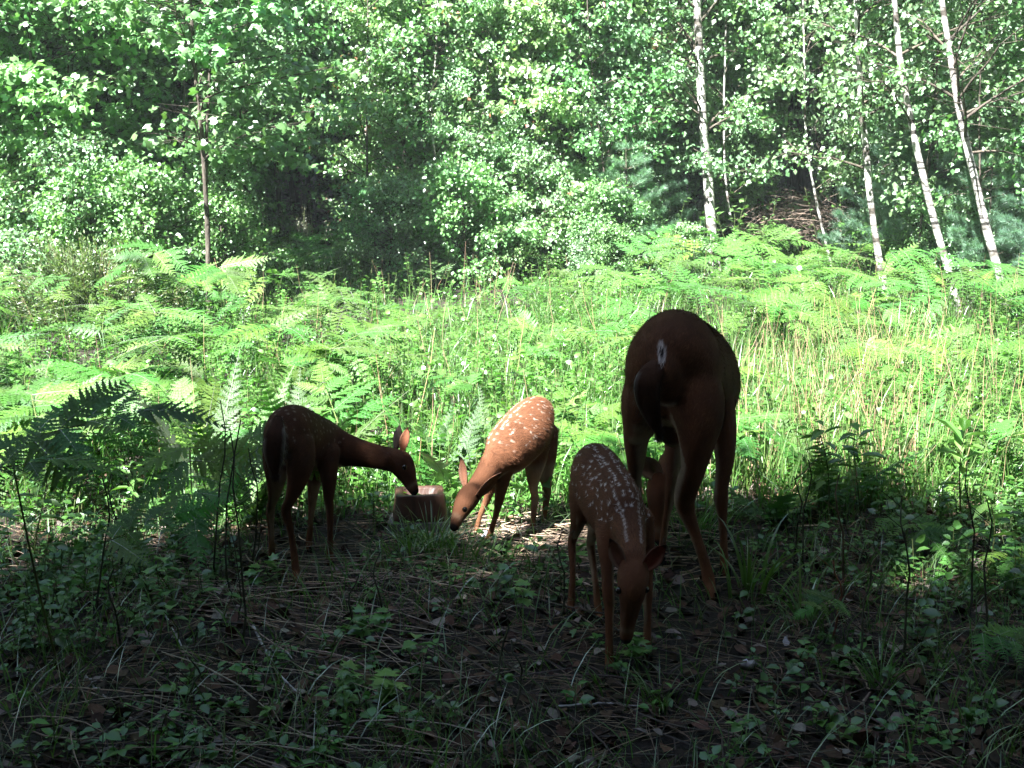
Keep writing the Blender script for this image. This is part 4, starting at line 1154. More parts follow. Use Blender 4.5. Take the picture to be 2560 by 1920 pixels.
# bare upright stalks, each a thing
def build_stalks():
    rr = random.Random(77); ranked = []
    S_ = [(545, 1000, 1480, 'dark'), (582, 1080, 1500, 'dark'), (605, 1050, 1620, 'tall dark'), (592, 1200, 1560, 'thin dark'), (628, 1120, 1440, 'dark'), (652, 1180, 1430, 'thin dark'),
          (250, 1190, 1560, 'dark'), (290, 1180, 1460, 'dark'), (284, 1420, 1650, 'short dark'), (895, 1440, 1600, 'short dark'), (957, 1380, 1580, 'short dark'),
          (1243, 1500, 1760, 'dark'), (1282, 1600, 1780, 'short dark'), (1396, 1330, 1560, 'dark'), (470, 1650, 1790, 'short dark'),
          (1985, 1190, 1420, 'dark'), (2015, 1150, 1440, 'dark'), (2100, 1180, 1520, 'brown'), (2160, 1380, 1680, 'dark'), (2250, 1240, 1680, 'dark'), (2420, 1150, 1560, 'dark'), (2480, 1250, 1640, 'dark'),
          (2080, 1400, 1600, 'reddish'), (1330, 960, 1180, 'thin dark'), (1275, 930, 1280, 'thin dark')]
    for sx, y0, y1, w in S_:
        g = G(sx, y1); t = P(sx + rr.uniform(-14, 10), y0, g.y + rr.uniform(-.05, .08)); d = t - g
        m = MB(); K = 8; u = np.linspace(0, 1, K)
        p = np.outer(u, np.array(d)) + np.stack([.03 * np.sin(u * 3.2 + sx) + .008 * np.sin(u * 11 + sx), .02 * np.sin(u * 5 + sx), 0 * u], 1) * (u * (1 - u) * 4)[:, None]
        c = (.22, .10, .06) if w == 'reddish' else (.12, .09, .06) if w == 'brown' else (.045, .05, .03)
        r0 = .0042 if 'thin' not in w else .0026
        tubes(m, p, r0 * (1 - .5 * u), c, sides=5)
        for q in range(rr.randint(3, 6)):
            t_ = rr.uniform(.45, .98); o_ = d * t_; a = rr.uniform(-.6, .6); L = rr.uniform(.03, .09)
            tubes(m, np.array([o_, o_ + Vector((math.copysign(L, a), rr.uniform(-.02, .02), L * .8))]), [.0015, .0008], c, sides=3)
        o = m.build('bare_stalk', M_BARK, smooth=True); o.location = g
        land = ('left of the left fawn' if sx < 560 else 'beside the left fawn tail' if sx < 700 else 'below the lick block' if sx < 1000 else 'before the sunny straw' if sx < 1300 and y0 > 1300 else
                'near the sunlit fawn' if sx < 1380 and y0 < 1300 else 'by the front fawn' if sx < 1500 else 'right of the doe' if sx < 2130 else 'at the far right')
        tag(o, None, 'stalk', 'bare upright stalks'); ranked.append((o, f'{w} bare upright stalk', land, sx))
    rank_labels(ranked)
build_stalks()

# leafy plants with leaves as parts
_lm = MB(); _t = OVAL
leaves(_lm, OVAL, np.zeros((1, 3)), np.array([[0, 1., 0]]), np.array([[0, 0, 1.]]), [1.0], (.08, .19, .045), aspect=.85)
LEAF1 = _lm.mesh('leaf', M_LEAF)
_lm = MB(); leaves(_lm, OVAL, np.zeros((1, 3)), np.array([[0, 1., 0]]), np.array([[0, 0, 1.]]), [1.0], (.10, .22, .05), aspect=.5)
LEAF2 = _lm.mesh('leaf', M_LEAF)
_lm = MB(); leaves(_lm, MAPLE, np.zeros((1, 3)), np.array([[0, 1., 0]]), np.array([[0, 0, 1.]]), [1.0], (.10, .24, .045))
LEAF3 = _lm.mesh('leaf', M_LEAF)

def leafy(sx, sy, h, n, ls, lm, label, seed, spread=.5, name='leafy_plant', up=.1, Yf=None):
    rr = random.Random(seed)
    g = G(sx, sy)
    r = empty(name, g); tag(r, label, 'plant')
    m = MB(); K = 6; u = np.linspace(0, 1, K); ln = np.array([rr.uniform(-.12, .12), rr.uniform(-.1, .1), 1]) * h
    p = np.outer(u, ln) + np.stack([.035 * np.sin(u * 3 + seed) * u, .02 * np.sin(u * 4 + seed), 0 * u], 1)
    tubes(m, p, .0035 * (1 - .5 * u) * (.6 + h), (.08, .10, .035), sides=5)
    m.build('stem', M_BARK, r, smooth=True)
    for i in range(n):
        t = 1 - spread * (i / n); a = i * 2.4 + rr.uniform(-.3, .3)
        o = link('leaf', lm, r); o.location = Vector(ln) * t
        s = ls * rr.uniform(.7, 1.15); o.scale = (s, s, s)
        o.rotation_euler = (rr.uniform(-.35, .45) + up, rr.uniform(-.3, .3), a)
    return r

def build_plants():
    L = leafy
    L(2075, 1330, .44, 16, .11, LEAF2, 'dark leafy plant with long pointed leaves nearest right of the doe', 1, .6, up=.1)
    L(2150, 1310, .40, 16, .11, LEAF2, 'spreading leafy plant right of the dark leafy plant', 3, .6, up=.1)
    L(2400, 1330, .46, 12, .15, LEAF2, 'broad bladed plant at far right with one big upright leaf', 4, .6, up=.35)
    L(2470, 1480, .34, 9, .12, LEAF2, 'shaded leafy plant near the right edge', 7, .5)
    L(1590, 1690, .12, 9, .055, LEAF3, 'small maple seedling under the front fawn muzzle', 8, .6, name='maple_seedling')
    L(1450, 1440, .14, 7, .06, LEAF3, 'maple seedling between the front fawn hind feet', 9, .6, name='maple_seedling')
    L(1250, 1520, .13, 8, .055, LEAF1, 'small bright plant on the litter left of the front fawn', 10, .6)
    L(1310, 1560, .13, 6, .06, LEAF3, 'maple seedling with two big leaves left of the front fawn foot', 11, .5, name='maple_seedling')
    L(560, 1560, .12, 3, .065, LEAF1, 'round leaved seedling standing alone at lower centre left', 12, .3)
    L(435, 1640, .14, 3, .07, LEAF1, 'round leaved seedling left of the crooked pale branch', 13, .3)
    L(425, 1520, .16, 4, .06, LEAF1, 'heart leaved seedling over the pile of fallen stalks', 14, .3)
    L(680, 1465, .10, 9, .05, LEAF3, 'maple seedlings at the left fawn hind foot', 15, .8, name='maple_seedling')
    L(640, 1480, .09, 8, .05, LEAF3, 'low maple seedling left of the left fawn hind foot', 16, .8, name='maple_seedling')
    L(900, 1610, .10, 8, .05, LEAF3, 'low green seedling on dark litter below the lick block', 17, .7, name='maple_seedling')
    L(960, 1600, .09, 7, .05, LEAF3, 'pale green seedling right of the low one below the lick block', 18, .7, name='maple_seedling')
    L(870, 1740, .08, 8, .055, LEAF3, 'green seedling near the bottom centre left', 19, .7, name='maple_seedling')
    L(960, 1780, .10, 9, .06, LEAF3, 'bright seedling at the bottom edge, centre', 20, .8, name='maple_seedling')
    L(1050, 1700, .12, 5, .07, LEAF1, 'toothed leaf plant on the litter at bottom centre', 21, .4)
    L(1340, 1440, .13, 4, .06, LEAF1, 'bluish leaved seedling beside the sunny straw', 22, .4)
    L(2000, 1700, .10, 7, .05, LEAF1, 'small plant on the litter below the white scrap', 23, .6)
    L(90, 1420, .38, 12, .10, LEAF2, 'dark leafy plant at the left edge under the bracken', 24, .6)
    L(200, 1330, .36, 12, .09, LEAF2, 'shaded leafy plant under the dark bracken at left', 25, .6)
    L(330, 1330, .30, 10, .08, LEAF2, 'shaded leafy plant right of the dark bracken', 26, .6)
    L(-20, 1560, .40, 12, .10, LEAF2, 'black shaded plant in the lower left corner', 27, .7)
    # small bracken like sprig and bush at the back left
    rng = np.random.default_rng(9)
    g = empty('round_bush', P(225, 690, 9.2)); g.location.z = gzf(g.location.x, g.location.y); tag(g, 'rounded fine leaved bush at the left back of the clearing', 'bush')
    mb, sb = MB(), MB()
    n = 260; a = rng.uniform(0, 2 * PI, n); e = rng.uniform(.1, 1.4, n); l = rng.uniform(.55, .8, n)
    d = np.stack([np.cos(a) * np.cos(e) * 1.15, np.sin(a) * np.cos(e), np.sin(e)], 1) * l[:, None]
    u = np.linspace(0, 1, 4)
    tubes(sb, d[:, None] * u[None, :, None], np.full((n, 4), .002), tint((.2, .17, .1), n), sides=3)
    i = np.repeat(np.arange(n), 45); t = rng.uniform(.35, 1.05, len(i))
    leaves(mb, KITE, d[i] * t[:, None] + rng.normal(0, .02, (len(i), 3)), d[i] + rng.normal(0, .4, (len(i), 3)), rand_dirs(len(i), rng) + [0, 0, .6], rng.uniform(.03, .055, len(i)), tint((.15, .24, .09), len(i)), aspect=.4)
    mb.build('foliage', M_GRASS, g)['kind'] = 'stuff'; sb.build('branching', M_BARK, g)['kind'] = 'stuff'
build_plants()

def build_haze():  # added volume whose scatter lifts the blacks of the far wood
    m = bpy.data.materials.new('added_haze'); m.use_nodes = True; nt = m.node_tree
    for n in list(nt.nodes): nt.nodes.remove(n)
    out = nt.nodes.new('ShaderNodeOutputMaterial'); pv = nt.nodes.new('ShaderNodeVolumePrincipled')
    pv.inputs['Color'].default_value = (.84, .97, .98, 1); pv.inputs['Density'].default_value = HAZE
    nt.links.new(pv.outputs[0], out.inputs['Volume'])
    mb = MB(); x0, x1, y0, y1, z0, z1 = -61, 61, -31, 91, -1.2, 26
    mb.add([(x, y, z) for z in (z0, z1) for y in (y0, y1) for x in (x0, x1)], [[0, 2, 3, 1], [4, 5, 7, 6], [0, 1, 5, 4], [2, 6, 7, 3], [0, 4, 6, 2], [1, 3, 7, 5]], (1, 1, 1))
    tag(mb.build('haze', m), 'thin pale haze volume added to lift the dark of the wood', kind='stuff')
HAZE = 0.0016
build_haze()

def build_deadbrush():
    # arching dead conifer twigs over the dark hollow, and a fallen top further left
    for (sx, sy, Y, wpx, lab) in [(1985, 545, 12.9, 360, 'arching tangle of dead grey twigs over the dark hollow right of the thick birch'),
                                  (1380, 600, 12.9, 260, 'dead conifer branches lying low left of the dark rough trunk')]:
        c = P(sx, sy, Y); base = Vector((c.x, c.y, gzf(c.x, c.y)))
        r = empty('dead_brush', base); tag(r, lab, 'dead branches')
        m = MB(); hz = c.z - base.z
        N = 150 if sx > 1500 else 60
        W = wpx / FPX * Y / 2
        for k in range(N):
            side = RNG.choice([-1, 1]); x0 = RNG.uniform(.3, 1.1) * W * side
            z0 = RNG.uniform(.2, .9) * hz; y0 = RNG.uniform(-.5, .7)
            p0 = np.array([x0, y0, z0]); L = RNG.uniform(.5, 1.2) * W
            u = np.linspace(0, 1, 7)
            dx = -side * L * u; dz = (RNG.uniform(.3, .9) * u - RNG.uniform(.3, .8) * u ** 2) * L * .9 + (hz - z0) * u * RNG.uniform(.5, 1.1)
            p = p0 + np.stack([dx, RNG.normal(0, .15) * u, dz], 1) + RNG.normal(0, .012, (7, 3))
            tubes(m, p, .005 * (1 - .8 * u) + .0012, np.array((.20, .15, .12)) * RNG.uniform(.6, 1.4), sides=3)
            for q in range(5):
                t = RNG.integers(1, 6); o = p[t]; dd = rand_dirs(1)[0] * .22; dd[2] = -abs(dd[2]) * .5 + .05
                tubes(m, np.array([o, o + dd * .6 + [0, 0, -.01], o + dd]), [.0022, .0016, .001], (.2, .16, .13), sides=3)
        m.build('branching', M_BARK, r)['kind'] = 'stuff'
build_deadbrush()

# ---------------------------------------------------------------- the lick block on its base
def build_lick():
    g = G(1048, 1338)
    # squat rounded block with a licked hollow in the top
    def block(w, d, h, z0, rnd, dish, col, name, mat, taper=.94, seed=0, flare=0):
        n = 40; rows = []
        def ring(zf, s, z):
            L = []
            for j in range(n):
                a = 2 * PI * j / n; ca, sa = math.cos(a), math.sin(a)
                p = 9.0
                q = (abs(ca) ** p + abs(sa) ** p) ** (-1 / p)
                k = s * (1 + .045 * noise.noise(Vector((ca * 2, sa * 2, zf * 3 + seed))) + .02 * noise.noise(Vector((ca * 7, sa * 7, zf * 8 + seed))))
                L.append((ca * q * w / 2 * k, sa * q * d / 2 * k, z + (.004 * noise.noise(Vector((ca * 3, sa * 3, seed + 5))) if 0 < zf < 1 else 0)))
            rows.append(L)
        ring(0, .97 + flare, z0)
        for t in (.03, .2, .4, .6, .8, .9): ring(t, 1 + flare * (1 - t) - (1 - taper) * t, z0 + h * t)
        for a in (.3, .7, 1.0, 1.3, 1.57): ring(1, taper - rnd * (1 - math.cos(a)), z0 + h * (.93 + .07 * math.sin(a)))
        if dish:
            for s, dz in ((.78, 0), (.70, -.1), (.60, -.26), (.4, -.36), (.2, -.4), (.02, -.41)): ring(1, s * taper, z0 + h * (1 + dz * dish))
        else:
            ring(1, .5, z0 + h); ring(1, .02, z0 + h)
        m = MB(); V = [v for L in rows for v in L]; R = len(rows)
        F = [(i * n + j, i * n + (j + 1) % n, (i + 1) * n + (j + 1) % n, (i + 1) * n + j) for i in range(R - 1) for j in range(n)]
        m.add(V, F, col); return m, mat
    m, mt = block(.212, .18, .112, 0, .06, 1.0, (.062, .030, .020), 'b', M_LICK, taper=.95, seed=2, flare=.06)
    o = m.build('mineral_lick', mt, smooth=True); o.location = (g.x, g.y + .06, g.z + .062); o.rotation_euler = (0, 0, .12)
    tag(o, 'brown mineral lick block with a hollow licked into its top, under the left fawn muzzle', 'lick block')
    m, mt = block(.27, .22, .075, -.012, .03, 0, (.10, .10, .095), 's', M_STONE, taper=.93, seed=8, flare=.08)
    o = m.build('base_stone', mt, smooth=True); o.location = (g.x, g.y + .06, g.z); o.rotation_euler = (0, 0, .05)
    tag(o, 'low grey stone slab beneath the brown lick block', 'stone')
build_lick()

# ---------------------------------------------------------------- deer
KD = 0.972
def catmull(pts, m=6):
    pts = np.asarray(pts, float); out = []
    n = len(pts)
    for i in range(n - 1):
        p0 = pts[max(i - 1, 0)]; p1 = pts[i]; p2 = pts[i + 1]; p3 = pts[min(i + 2, n - 1)]
        for k in range(m):
            t = k / m
            out.append(.5 * ((2 * p1) + (-p0 + p2) * t + (2 * p0 - 5 * p1 + 4 * p2 - p3) * t * t + (-p0 + 3 * p1 - 3 * p2 + p3) * t ** 3))
    out.append(pts[-1]); return np.array(out)

def loft(V, F, rings, side, n=18, m=5, egg=0.0):
    """rings: list of (x,y,z,a,b); side: lateral vector; appends a closed capped tube; returns smooth rings (with frames)"""
    R = catmull(rings, m); c = R[:, :3]; ab = np.maximum(R[:, 3:5], .003)
    t = nrm(np.gradient(c, axis=0))
    side = np.asarray(side, float)
    s = nrm(side[None] - t * (t @ side)[:, None]); u = nrm(np.cross(s, t))
    flip = np.sign(u[:, 2] + 1e-6).mean() < 0
    if flip: u = -u
    # rounded end caps
    def capr(i, sg):
        out = []
        r = ab[i].mean()
        for k in (.35, .7, .93):
            out.append((c[i] + sg * t[i] * r * math.sin(k * PI / 2) * .8, s[i], u[i], ab[i] * math.cos(k * PI / 2)))
        return out
    seq = capr(0, -1)[::-1] + [(c[i], s[i], u[i], ab[i]) for i in range(len(c))] + capr(len(c) - 1, 1)
    b0 = len(V); ang = np.arange(n) * 2 * PI / n
    for (cc, ss, uu, q) in seq:
        ca, sa = np.cos(ang), np.sin(ang)
        wf = 1 - egg * sa
        P_ = cc + q[0] * (ca * wf)[:, None] * ss + q[1] * sa[:, None] * uu
        V.extend(P_.tolist())
    K = len(seq)
    for i in range(K - 1):
        for j in range(n):
            F.append((b0 + i * n + j, b0 + i * n + (j + 1) % n, b0 + (i + 1) * n + (j + 1) % n, b0 + (i + 1) * n + j))
    F.append(tuple(b0 + j for j in range(n))[::-1]); F.append(tuple(b0 + (K - 1) * n + j for j in range(n)))
    return c, s, u, ab

def remesh(V, F, name, voxel, it=6, fac=.5):
    me = bpy.data.meshes.new(name); me.from_pydata([tuple(v) for v in V], [], F); me.update()
    import bmesh as _bm
    b = _bm.new(); b.from_mesh(me); _bm.ops.recalc_face_normals(b, faces=b.faces); b.to_mesh(me); b.free()
    o = bpy.data.objects.new('tmp', me); C.objects.link(o)
    r = o.modifiers.new('r', 'REMESH'); r.mode = 'VOXEL'; r.voxel_size = voxel; r.adaptivity = 0
    s = o.modifiers.new('s', 'SMOOTH'); s.iterations = it; s.factor = fac
    dg = bpy.context.evaluated_depsgraph_get(); dg.update()
    m2 = bpy.data.meshes.new_from_object(o.evaluated_get(dg))
    C.objects.unlink(o); bpy.data.objects.remove(o); bpy.data.meshes.remove(me)
    m2.name = name; return m2

RUST = np.array((.092, .040, .021)); DARKB = np.array((.036, .018, .011)); CREAM = np.array((.34, .28, .20)); WHITE = np.array((.62, .58, .52)); TAN = np.array((.26, .125, .06))

def ear_mesh(base, tip, face, width, outer, inner, origin):
    """cupped ear, thin shell; face = direction the hollow opens to"""
    base, tip, face = (np.array(q, float) for q in (base, tip, face))
    ax = tip - base; L = np.linalg.norm(ax); ax /= L
    face = face - ax * (face @ ax); face /= np.linalg.norm(face); sd = np.cross(ax, face)
    nu, nv = 14, 9; out, inn = [], []
    for i in range(nu):
        t = i / (nu - 1)
        w = width * (.42 + 1.15 * math.sin(PI * min(1, t * .62 + .12)) ** 1.1 - .45) * (1 - t ** 3.2) + .0015
        cup = (1 - t) * .9 + .35
        for j in range(nv):
            q = (j / (nv - 1) - .5) * 2
            a = q * 1.25 * cup
            r = w * .5 / max(.4, math.sin(1.25 * cup)) if cup > .3 else w * .5
            p = base + ax * L * t + sd * math.sin(a) * r + face * (r * (1 - math.cos(a)) - r * .25) - face * .02 * math.sin(PI * t) * L * .3
            out.append(p - face * .0018); inn.append(p + face * .0018)
    V = out + inn; N = nu * nv; F = []
    for i in range(nu - 1):
        for j in range(nv - 1):
            a = i * nv + j
            F.append((a, a + 1, a + nv + 1, a + nv)); F.append((N + a, N + a + nv, N + a + nv + 1, N + a + 1))
        for j in (0, nv - 1):
            a = i * nv + j; F.append((a, a + nv, N + a + nv, N + a) if j == 0 else (a, N + a, N + a + nv, a + nv))
    for j in range(nv - 1):
        a = (nu - 1) * nv + j; F.append((a, a + 1, N + a + 1, N + a))
    col = []
    for k in range(2):
        for i in range(nu):
            for j in range(nv):
                q = abs(j / (nv - 1) - .5) * 2; t = i / (nu - 1)
                if k == 0: c = np.array(outer) * (1 - .45 * max(0, t - .75) * 4 * .6)
                else:
                    c = np.array(inner) * (1 - .35 * q) + np.array(CREAM) * .25 * (q > .7) * (t < .7)
                    if t > .9: c = DARKB
                if q > .96 and k == 0: c = DARKB * .8
                col.append(c)
    m = MB(); m.add(np.array(V) - np.array(origin), np.array(F), np.array(col)); return m

def deer(name, spec, label, cat, group=None):
    Q = lambda r: (*P(r[0], r[1], r[2] * KD), *r[3:])
    side = np.array(spec['side'], float); side /= np.linalg.norm(side)
    V, F = [], []
    tor = [Q(r) for r in spec['torso']]; nk = [Q(r) for r in spec['neck']]; hd = [Q(r) for r in spec['head']]
    T = loft(V, F, tor, side, n=26, egg=.06)
    Nk = loft(V, F, nk, spec.get('nside', side), n=20)
    loft(V, F, hd, spec.get('hside', side), n=18)
    feet = []
    for lg in spec['legs']:
        R = [list(Q(r)) for r in lg]
        # hoof stands on the ground
        gx = gzf(R[-1][0], R[-1][1]); R[-1][2] = gx + .018 * spec.get('hs', 1)
        loft(V, F, R, side, n=12, m=5)
        feet.append(R)
    for b in spec.get('blobs', []):
        q = Q(b); c = np.array(q[:3]); a = q[3:]
        loft(V, F, [(*(c - [0, 0, a[0] * .5]), a[0] * .85, a[1] * .85), (*c, a[0], a[1]), (*(c + [0, 0, a[0] * .5]), a[0] * .85, a[1] * .85)], side, n=14)
    me = remesh(V, F, name, spec['voxel'], spec.get('it', 8))
    n = len(me.vertices); co = np.empty(n * 3, np.float32); me.vertices.foreach_get('co', co); co = co.reshape(-1, 3).astype(float)
    no = np.empty(n * 3, np.float32); me.vertices.foreach_get('normal', no); no = no.reshape(-1, 3).astype(float)
    # ---- coat colour
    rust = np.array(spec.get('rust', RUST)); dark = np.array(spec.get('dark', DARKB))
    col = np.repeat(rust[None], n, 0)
    tc, ts, tu, tab = T
    ctr = tc.mean(0)
    # nearest spine ring
    d2 = ((co[:, None, :] - tc[None, ::2]) ** 2).sum(-1); ri = d2.argmin(1) * 2; ri = np.minimum(ri, len(tc) - 1)
    rel = co - tc[ri]; hu = (rel * tu[ri]).sum(1) / tab[ri, 1]; hs = (rel * ts[ri]).sum(1) / tab[ri, 0]
    on_t = np.sqrt(hu ** 2 + hs ** 2) < 1.5
    k = smooth01((hu - .35) / .6) * on_t
    col = col * (1 - .45 * k[:, None]) + dark * (.45 * k)[:, None]
    belly = smooth01((-no[:, 2] - .45) / .35) * smooth01((-hu - .55) / .3) * (np.abs(hu) < 2.2) * (np.abs(hs) < 1.3)
    col = col * (1 - belly[:, None]) + CREAM * belly[:, None]
    # insides of the legs
    for li, R in enumerate(feet):
        top = np.array(R[0][:3]); bot = np.array(R[-1][:3])
        lat = 1 if ((top - ctr) @ side) > 0 else -1
        zt = R[1][2]
        dl = np.min([np.linalg.norm(co[:, :2] - np.array(r[:2])[None], axis=1) for r in R], axis=0)
        near = dl < .06
        inn = smooth01((-(no @ side) * lat - .25) / .5) * smooth01((zt - co[:, 2]) / .05) * near * smooth01((co[:, 2] - bot[2] - .05) / .1)
        col = col * (1 - .6 * inn[:, None]) + CREAM * .9 * (.6 * inn)[:, None]
        low = smooth01((.26 * spec.get('hs', 1) - co[:, 2] + bot[2]) / .2) * near
        col = col * (1 - .35 * low[:, None]) + TAN * (.35 * low)[:, None]
    # muzzle
    hp = np.array([h[:3] for h in hd]); nose = hp[-1]; poll = hp[0]; ax = nose - poll; HL = np.linalg.norm(ax); ax /= HL
    th = (co - poll) @ ax / HL; rad = np.linalg.norm(co - poll - np.outer((co - poll) @ ax, ax), axis=1)
    isH = (th > -.1) & (rad < .085 * spec.get('hs', 1) + .02)
    mz = smooth01((th - .95) / .05) * isH; col = col * (1 - mz[:, None]) + np.array((.012, .010, .009)) * mz[:, None]
    rg = np.exp(-((th - .84) / .05) ** 2) * isH; col = col * (1 - .25 * rg[:, None]) + CREAM * (.25 * rg)[:, None]
    fh = np.clip(np.exp(-((th - .5) / .35) ** 2) * isH * .35, 0, 1) * (rad > 0) ; col = col * (1 - fh[:, None]) + dark * fh[:, None]
    if spec.get('mark'):
        c0 = np.array(P(1652, 878, 3.60 * KD)); dx = (co[:, 0] - c0[0]) / .0125; dz = (co[:, 2] - c0[2]) / .036
        rr2 = np.sqrt(dx ** 2 + dz ** 2); bk = (co[:, 1] < c0[1] + .12)
        w = smooth01((1.15 - rr2) / .25) * bk; col = col * (1 - w[:, None]) + np.array((.36, .33, .32)) * w[:, None]
        w = smooth01((.62 - np.sqrt((dx * 1.1) ** 2 + dz ** 2)) / .2) * bk; col = col * (1 - w[:, None]) + np.array((.012, .008, .008)) * w[:, None]
    # fawn spots
    if spec.get('spots'):
        kd = KDTree(n)
        for i in range(n): kd.insert(co[i], i)
        kd.balance()
        wts = np.zeros(n); rng = np.random.default_rng(spec.get('seed', 1))
        Ls = np.concatenate([[0], np.cumsum(np.linalg.norm(np.diff(tc, axis=0), axis=1))])
        cen = []
        for s_ in (-1, 1):
            for row, (ang0, step, r) in enumerate([(.20, .021, .0042), (.36, .030, .0038)] if True else []):
                x_ = .02
                while x_ < Ls[-1]:
                    cen.append((x_, s_ * (ang0 + rng.normal(0, .02)), r * rng.uniform(.8, 1.15), 1)) if not (row == 1 and rng.random() < .4) else None
                    x_ += step * rng.uniform(.85, 1.2)
            for a_ in (.58, .82, 1.05, 1.3, 1.55):
                x_ = rng.uniform(0, .03)
                while x_ < Ls[-1]:
                    if rng.random() < .78: cen.append((x_, s_ * (a_ + rng.normal(0, .07)), rng.uniform(.0028, .0048), 0))
                    x_ += rng.uniform(.022, .044)
        for (x_, a, r, _) in cen:
            i = np.searchsorted(Ls, x_) - 1; i = int(np.clip(i, 0, len(tc) - 1))
            p = tc[i] + ts[i] * math.sin(a) * tab[i, 0] * 1.02 + tu[i] * math.cos(a) * tab[i, 1] * 1.02
            _, vi, _ = kd.find(p)
            for (pp, j, dd) in kd.find_range(co[vi], r * 1.7):
                wts[j] = max(wts[j], float(smooth01((r * 1.6 - dd) / (r * 1.3))))
        nc, nsd, nu_, nab = Nk
        LN = np.concatenate([[0], np.cumsum(np.linalg.norm(np.diff(nc, axis=0), axis=1))])
        for s_ in (-1, 1):
            x_ = .0
            while x_ < LN[-1] * spec.get('nspots', 0):
                i = int(np.clip(np.searchsorted(LN, x_), 0, len(nc) - 1)); a = s_ * .55
                p = nc[i] + nsd[i] * math.sin(a) * nab[i, 0] + nu_[i] * math.cos(a) * nab[i, 1]
                _, vi, _ = kd.find(p)
                for (pp, j, dd) in kd.find_range(co[vi], .011):
                    wts[j] = max(wts[j], .5 * float(smooth01((.0075 - dd) / .006)))
                x_ += .013
        wts *= spec.get('spotk', 1)
        col = col * (1 - wts[:, None]) + np.array(spec.get('spotc', (.50, .42, .35))) * wts[:, None]
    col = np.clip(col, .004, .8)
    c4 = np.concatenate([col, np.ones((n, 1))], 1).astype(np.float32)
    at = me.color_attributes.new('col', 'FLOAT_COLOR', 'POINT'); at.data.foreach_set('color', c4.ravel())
    me.polygons.foreach_set('use_smooth', np.ones(len(me.polygons), dtype=bool))
    me.materials.clear(); me.materials.append(M_COAT)
    # origin at the ground under the body
    org = Vector((ctr[0], ctr[1], gzf(ctr[0], ctr[1])))
    me.transform(Matrix.Translation(-org)); me.update()
    o = link(name, me); o.location = org; tag(o, label, cat, group)
    og = np.array(org)
    # short fur lying along the body
    fr = np.random.default_rng(spec.get('seed', 1) + 50)
    nh = spec.get('hairs', 30000); vi = fr.integers(0, n, nh); Pn = co[vi]; Nn = no[vi]
    flow = -np.array(spec['fwd'], float)[None] * np.ones((nh, 1)); flow[:, 2] -= .55
    legm = Pn[:, 2] < ctr[2] - .6 * tab[:, 1].max()
    flow[legm] = [0, 0, -1.0]
    hdm = isH[vi]; flow[hdm] = -ax
    nkd = ((Pn[:, None] - Nk[0][None, ::2]) ** 2).sum(-1).min(1) < ((Pn[:, None] - tc[None, ::2]) ** 2).sum(-1).min(1)
    nkf = Nk[0][0] - Nk[0][-1]; nkf = nkf / np.linalg.norm(nkf); flow[nkd & ~hdm & ~legm] = nkf
    flow = flow + fr.normal(0, .22, (nh, 3)); flow = nrm(flow - Nn * (flow * Nn).sum(1)[:, None]); 
    hl = fr.uniform(.6, 1.3, nh) * spec.get('hl', .015); hl[hdm] *= .45; hl[legm] *= .55
    d = nrm(flow + Nn * fr.uniform(.12, .42, nh)[:, None])
    hc = col[vi] * fr.uniform(.5, 1.9, (nh, 1))
    FM = MB(); leaves(FM, (np.array([[-.5, 0, 0], [.5, 0, 0], [0, 1, 0]]), np.array([[0, 1, 2]])), Pn - Nn * .0008 - og, d, Nn, hl, np.clip(hc, .004, .8), aspect=.075)
    tag(FM.build('fur', M_COAT, o), kind='stuff')
    # hooves
    h = spec.get('hs', 1)
    for R in feet:
        f = np.array(R[-1][:3]); f[2] = gzf(f[0], f[1])
        fwd = np.array(spec['fwd'], float); fwd /= np.linalg.norm(fwd); sd = np.array([-fwd[1], fwd[0], 0])
        m = MB()
        for sg in (-1, 1):
            n_ = 8; vv = []
            for (zz, l, w, off) in ((-.004, .034, .011, .012), (.004, .034, .012, .012), (.02, .024, .0105, .006), (.036, .014, .009, .0)):
                for j in range(n_):
                    a = 2 * PI * j / n_; ca = math.cos(a)
                    ll = l * (1.0 if ca > 0 else .55)
                    vv.append(f + h * (fwd * (ca * ll * (1 if abs(math.sin(a)) < .8 else .9) + off) + sd * (math.sin(a) * w + sg * .0115) + np.array([0, 0, zz])) - og)
            F_ = [(i * n_ + j, i * n_ + (j + 1) % n_, (i + 1) * n_ + (j + 1) % n_, (i + 1) * n_ + j) for i in range(3) for j in range(n_)]
            m.add(vv, F_, (.02, .016, .013)); 
        m.build('hoof', M_HOOF, o, smooth=True)
    for (b, tp, face, w, outer, inner) in spec['ears']:
        e = ear_mesh(P(b[0], b[1], b[2] * KD), P(tp[0], tp[1], tp[2] * KD), face, w, outer, inner, og)
        e.build('ear', M_COAT, o, smooth=True)
    for (sx, sy, Y, r) in spec.get('eyes', []):
        m = MB(); nn, kk = 8, 12; vv = []
        for i in range(nn):
            t = i / (nn - 1) * PI
            for j in range(kk): vv.append((r * math.sin(t) * math.cos(j * 2 * PI / kk), r * math.sin(t) * math.sin(j * 2 * PI / kk), r * math.cos(t)))
        c_ = np.array(P(sx, sy, Y * KD)) - og
        m.add(np.array(vv) + c_, [(i * kk + j, i * kk + (j + 1) % kk, (i + 1) * kk + (j + 1) % kk, (i + 1) * kk + j) for i in range(nn - 1) for j in range(kk)], (.01, .01, .01))
        m.build('eye', M_EYE, o, smooth=True)
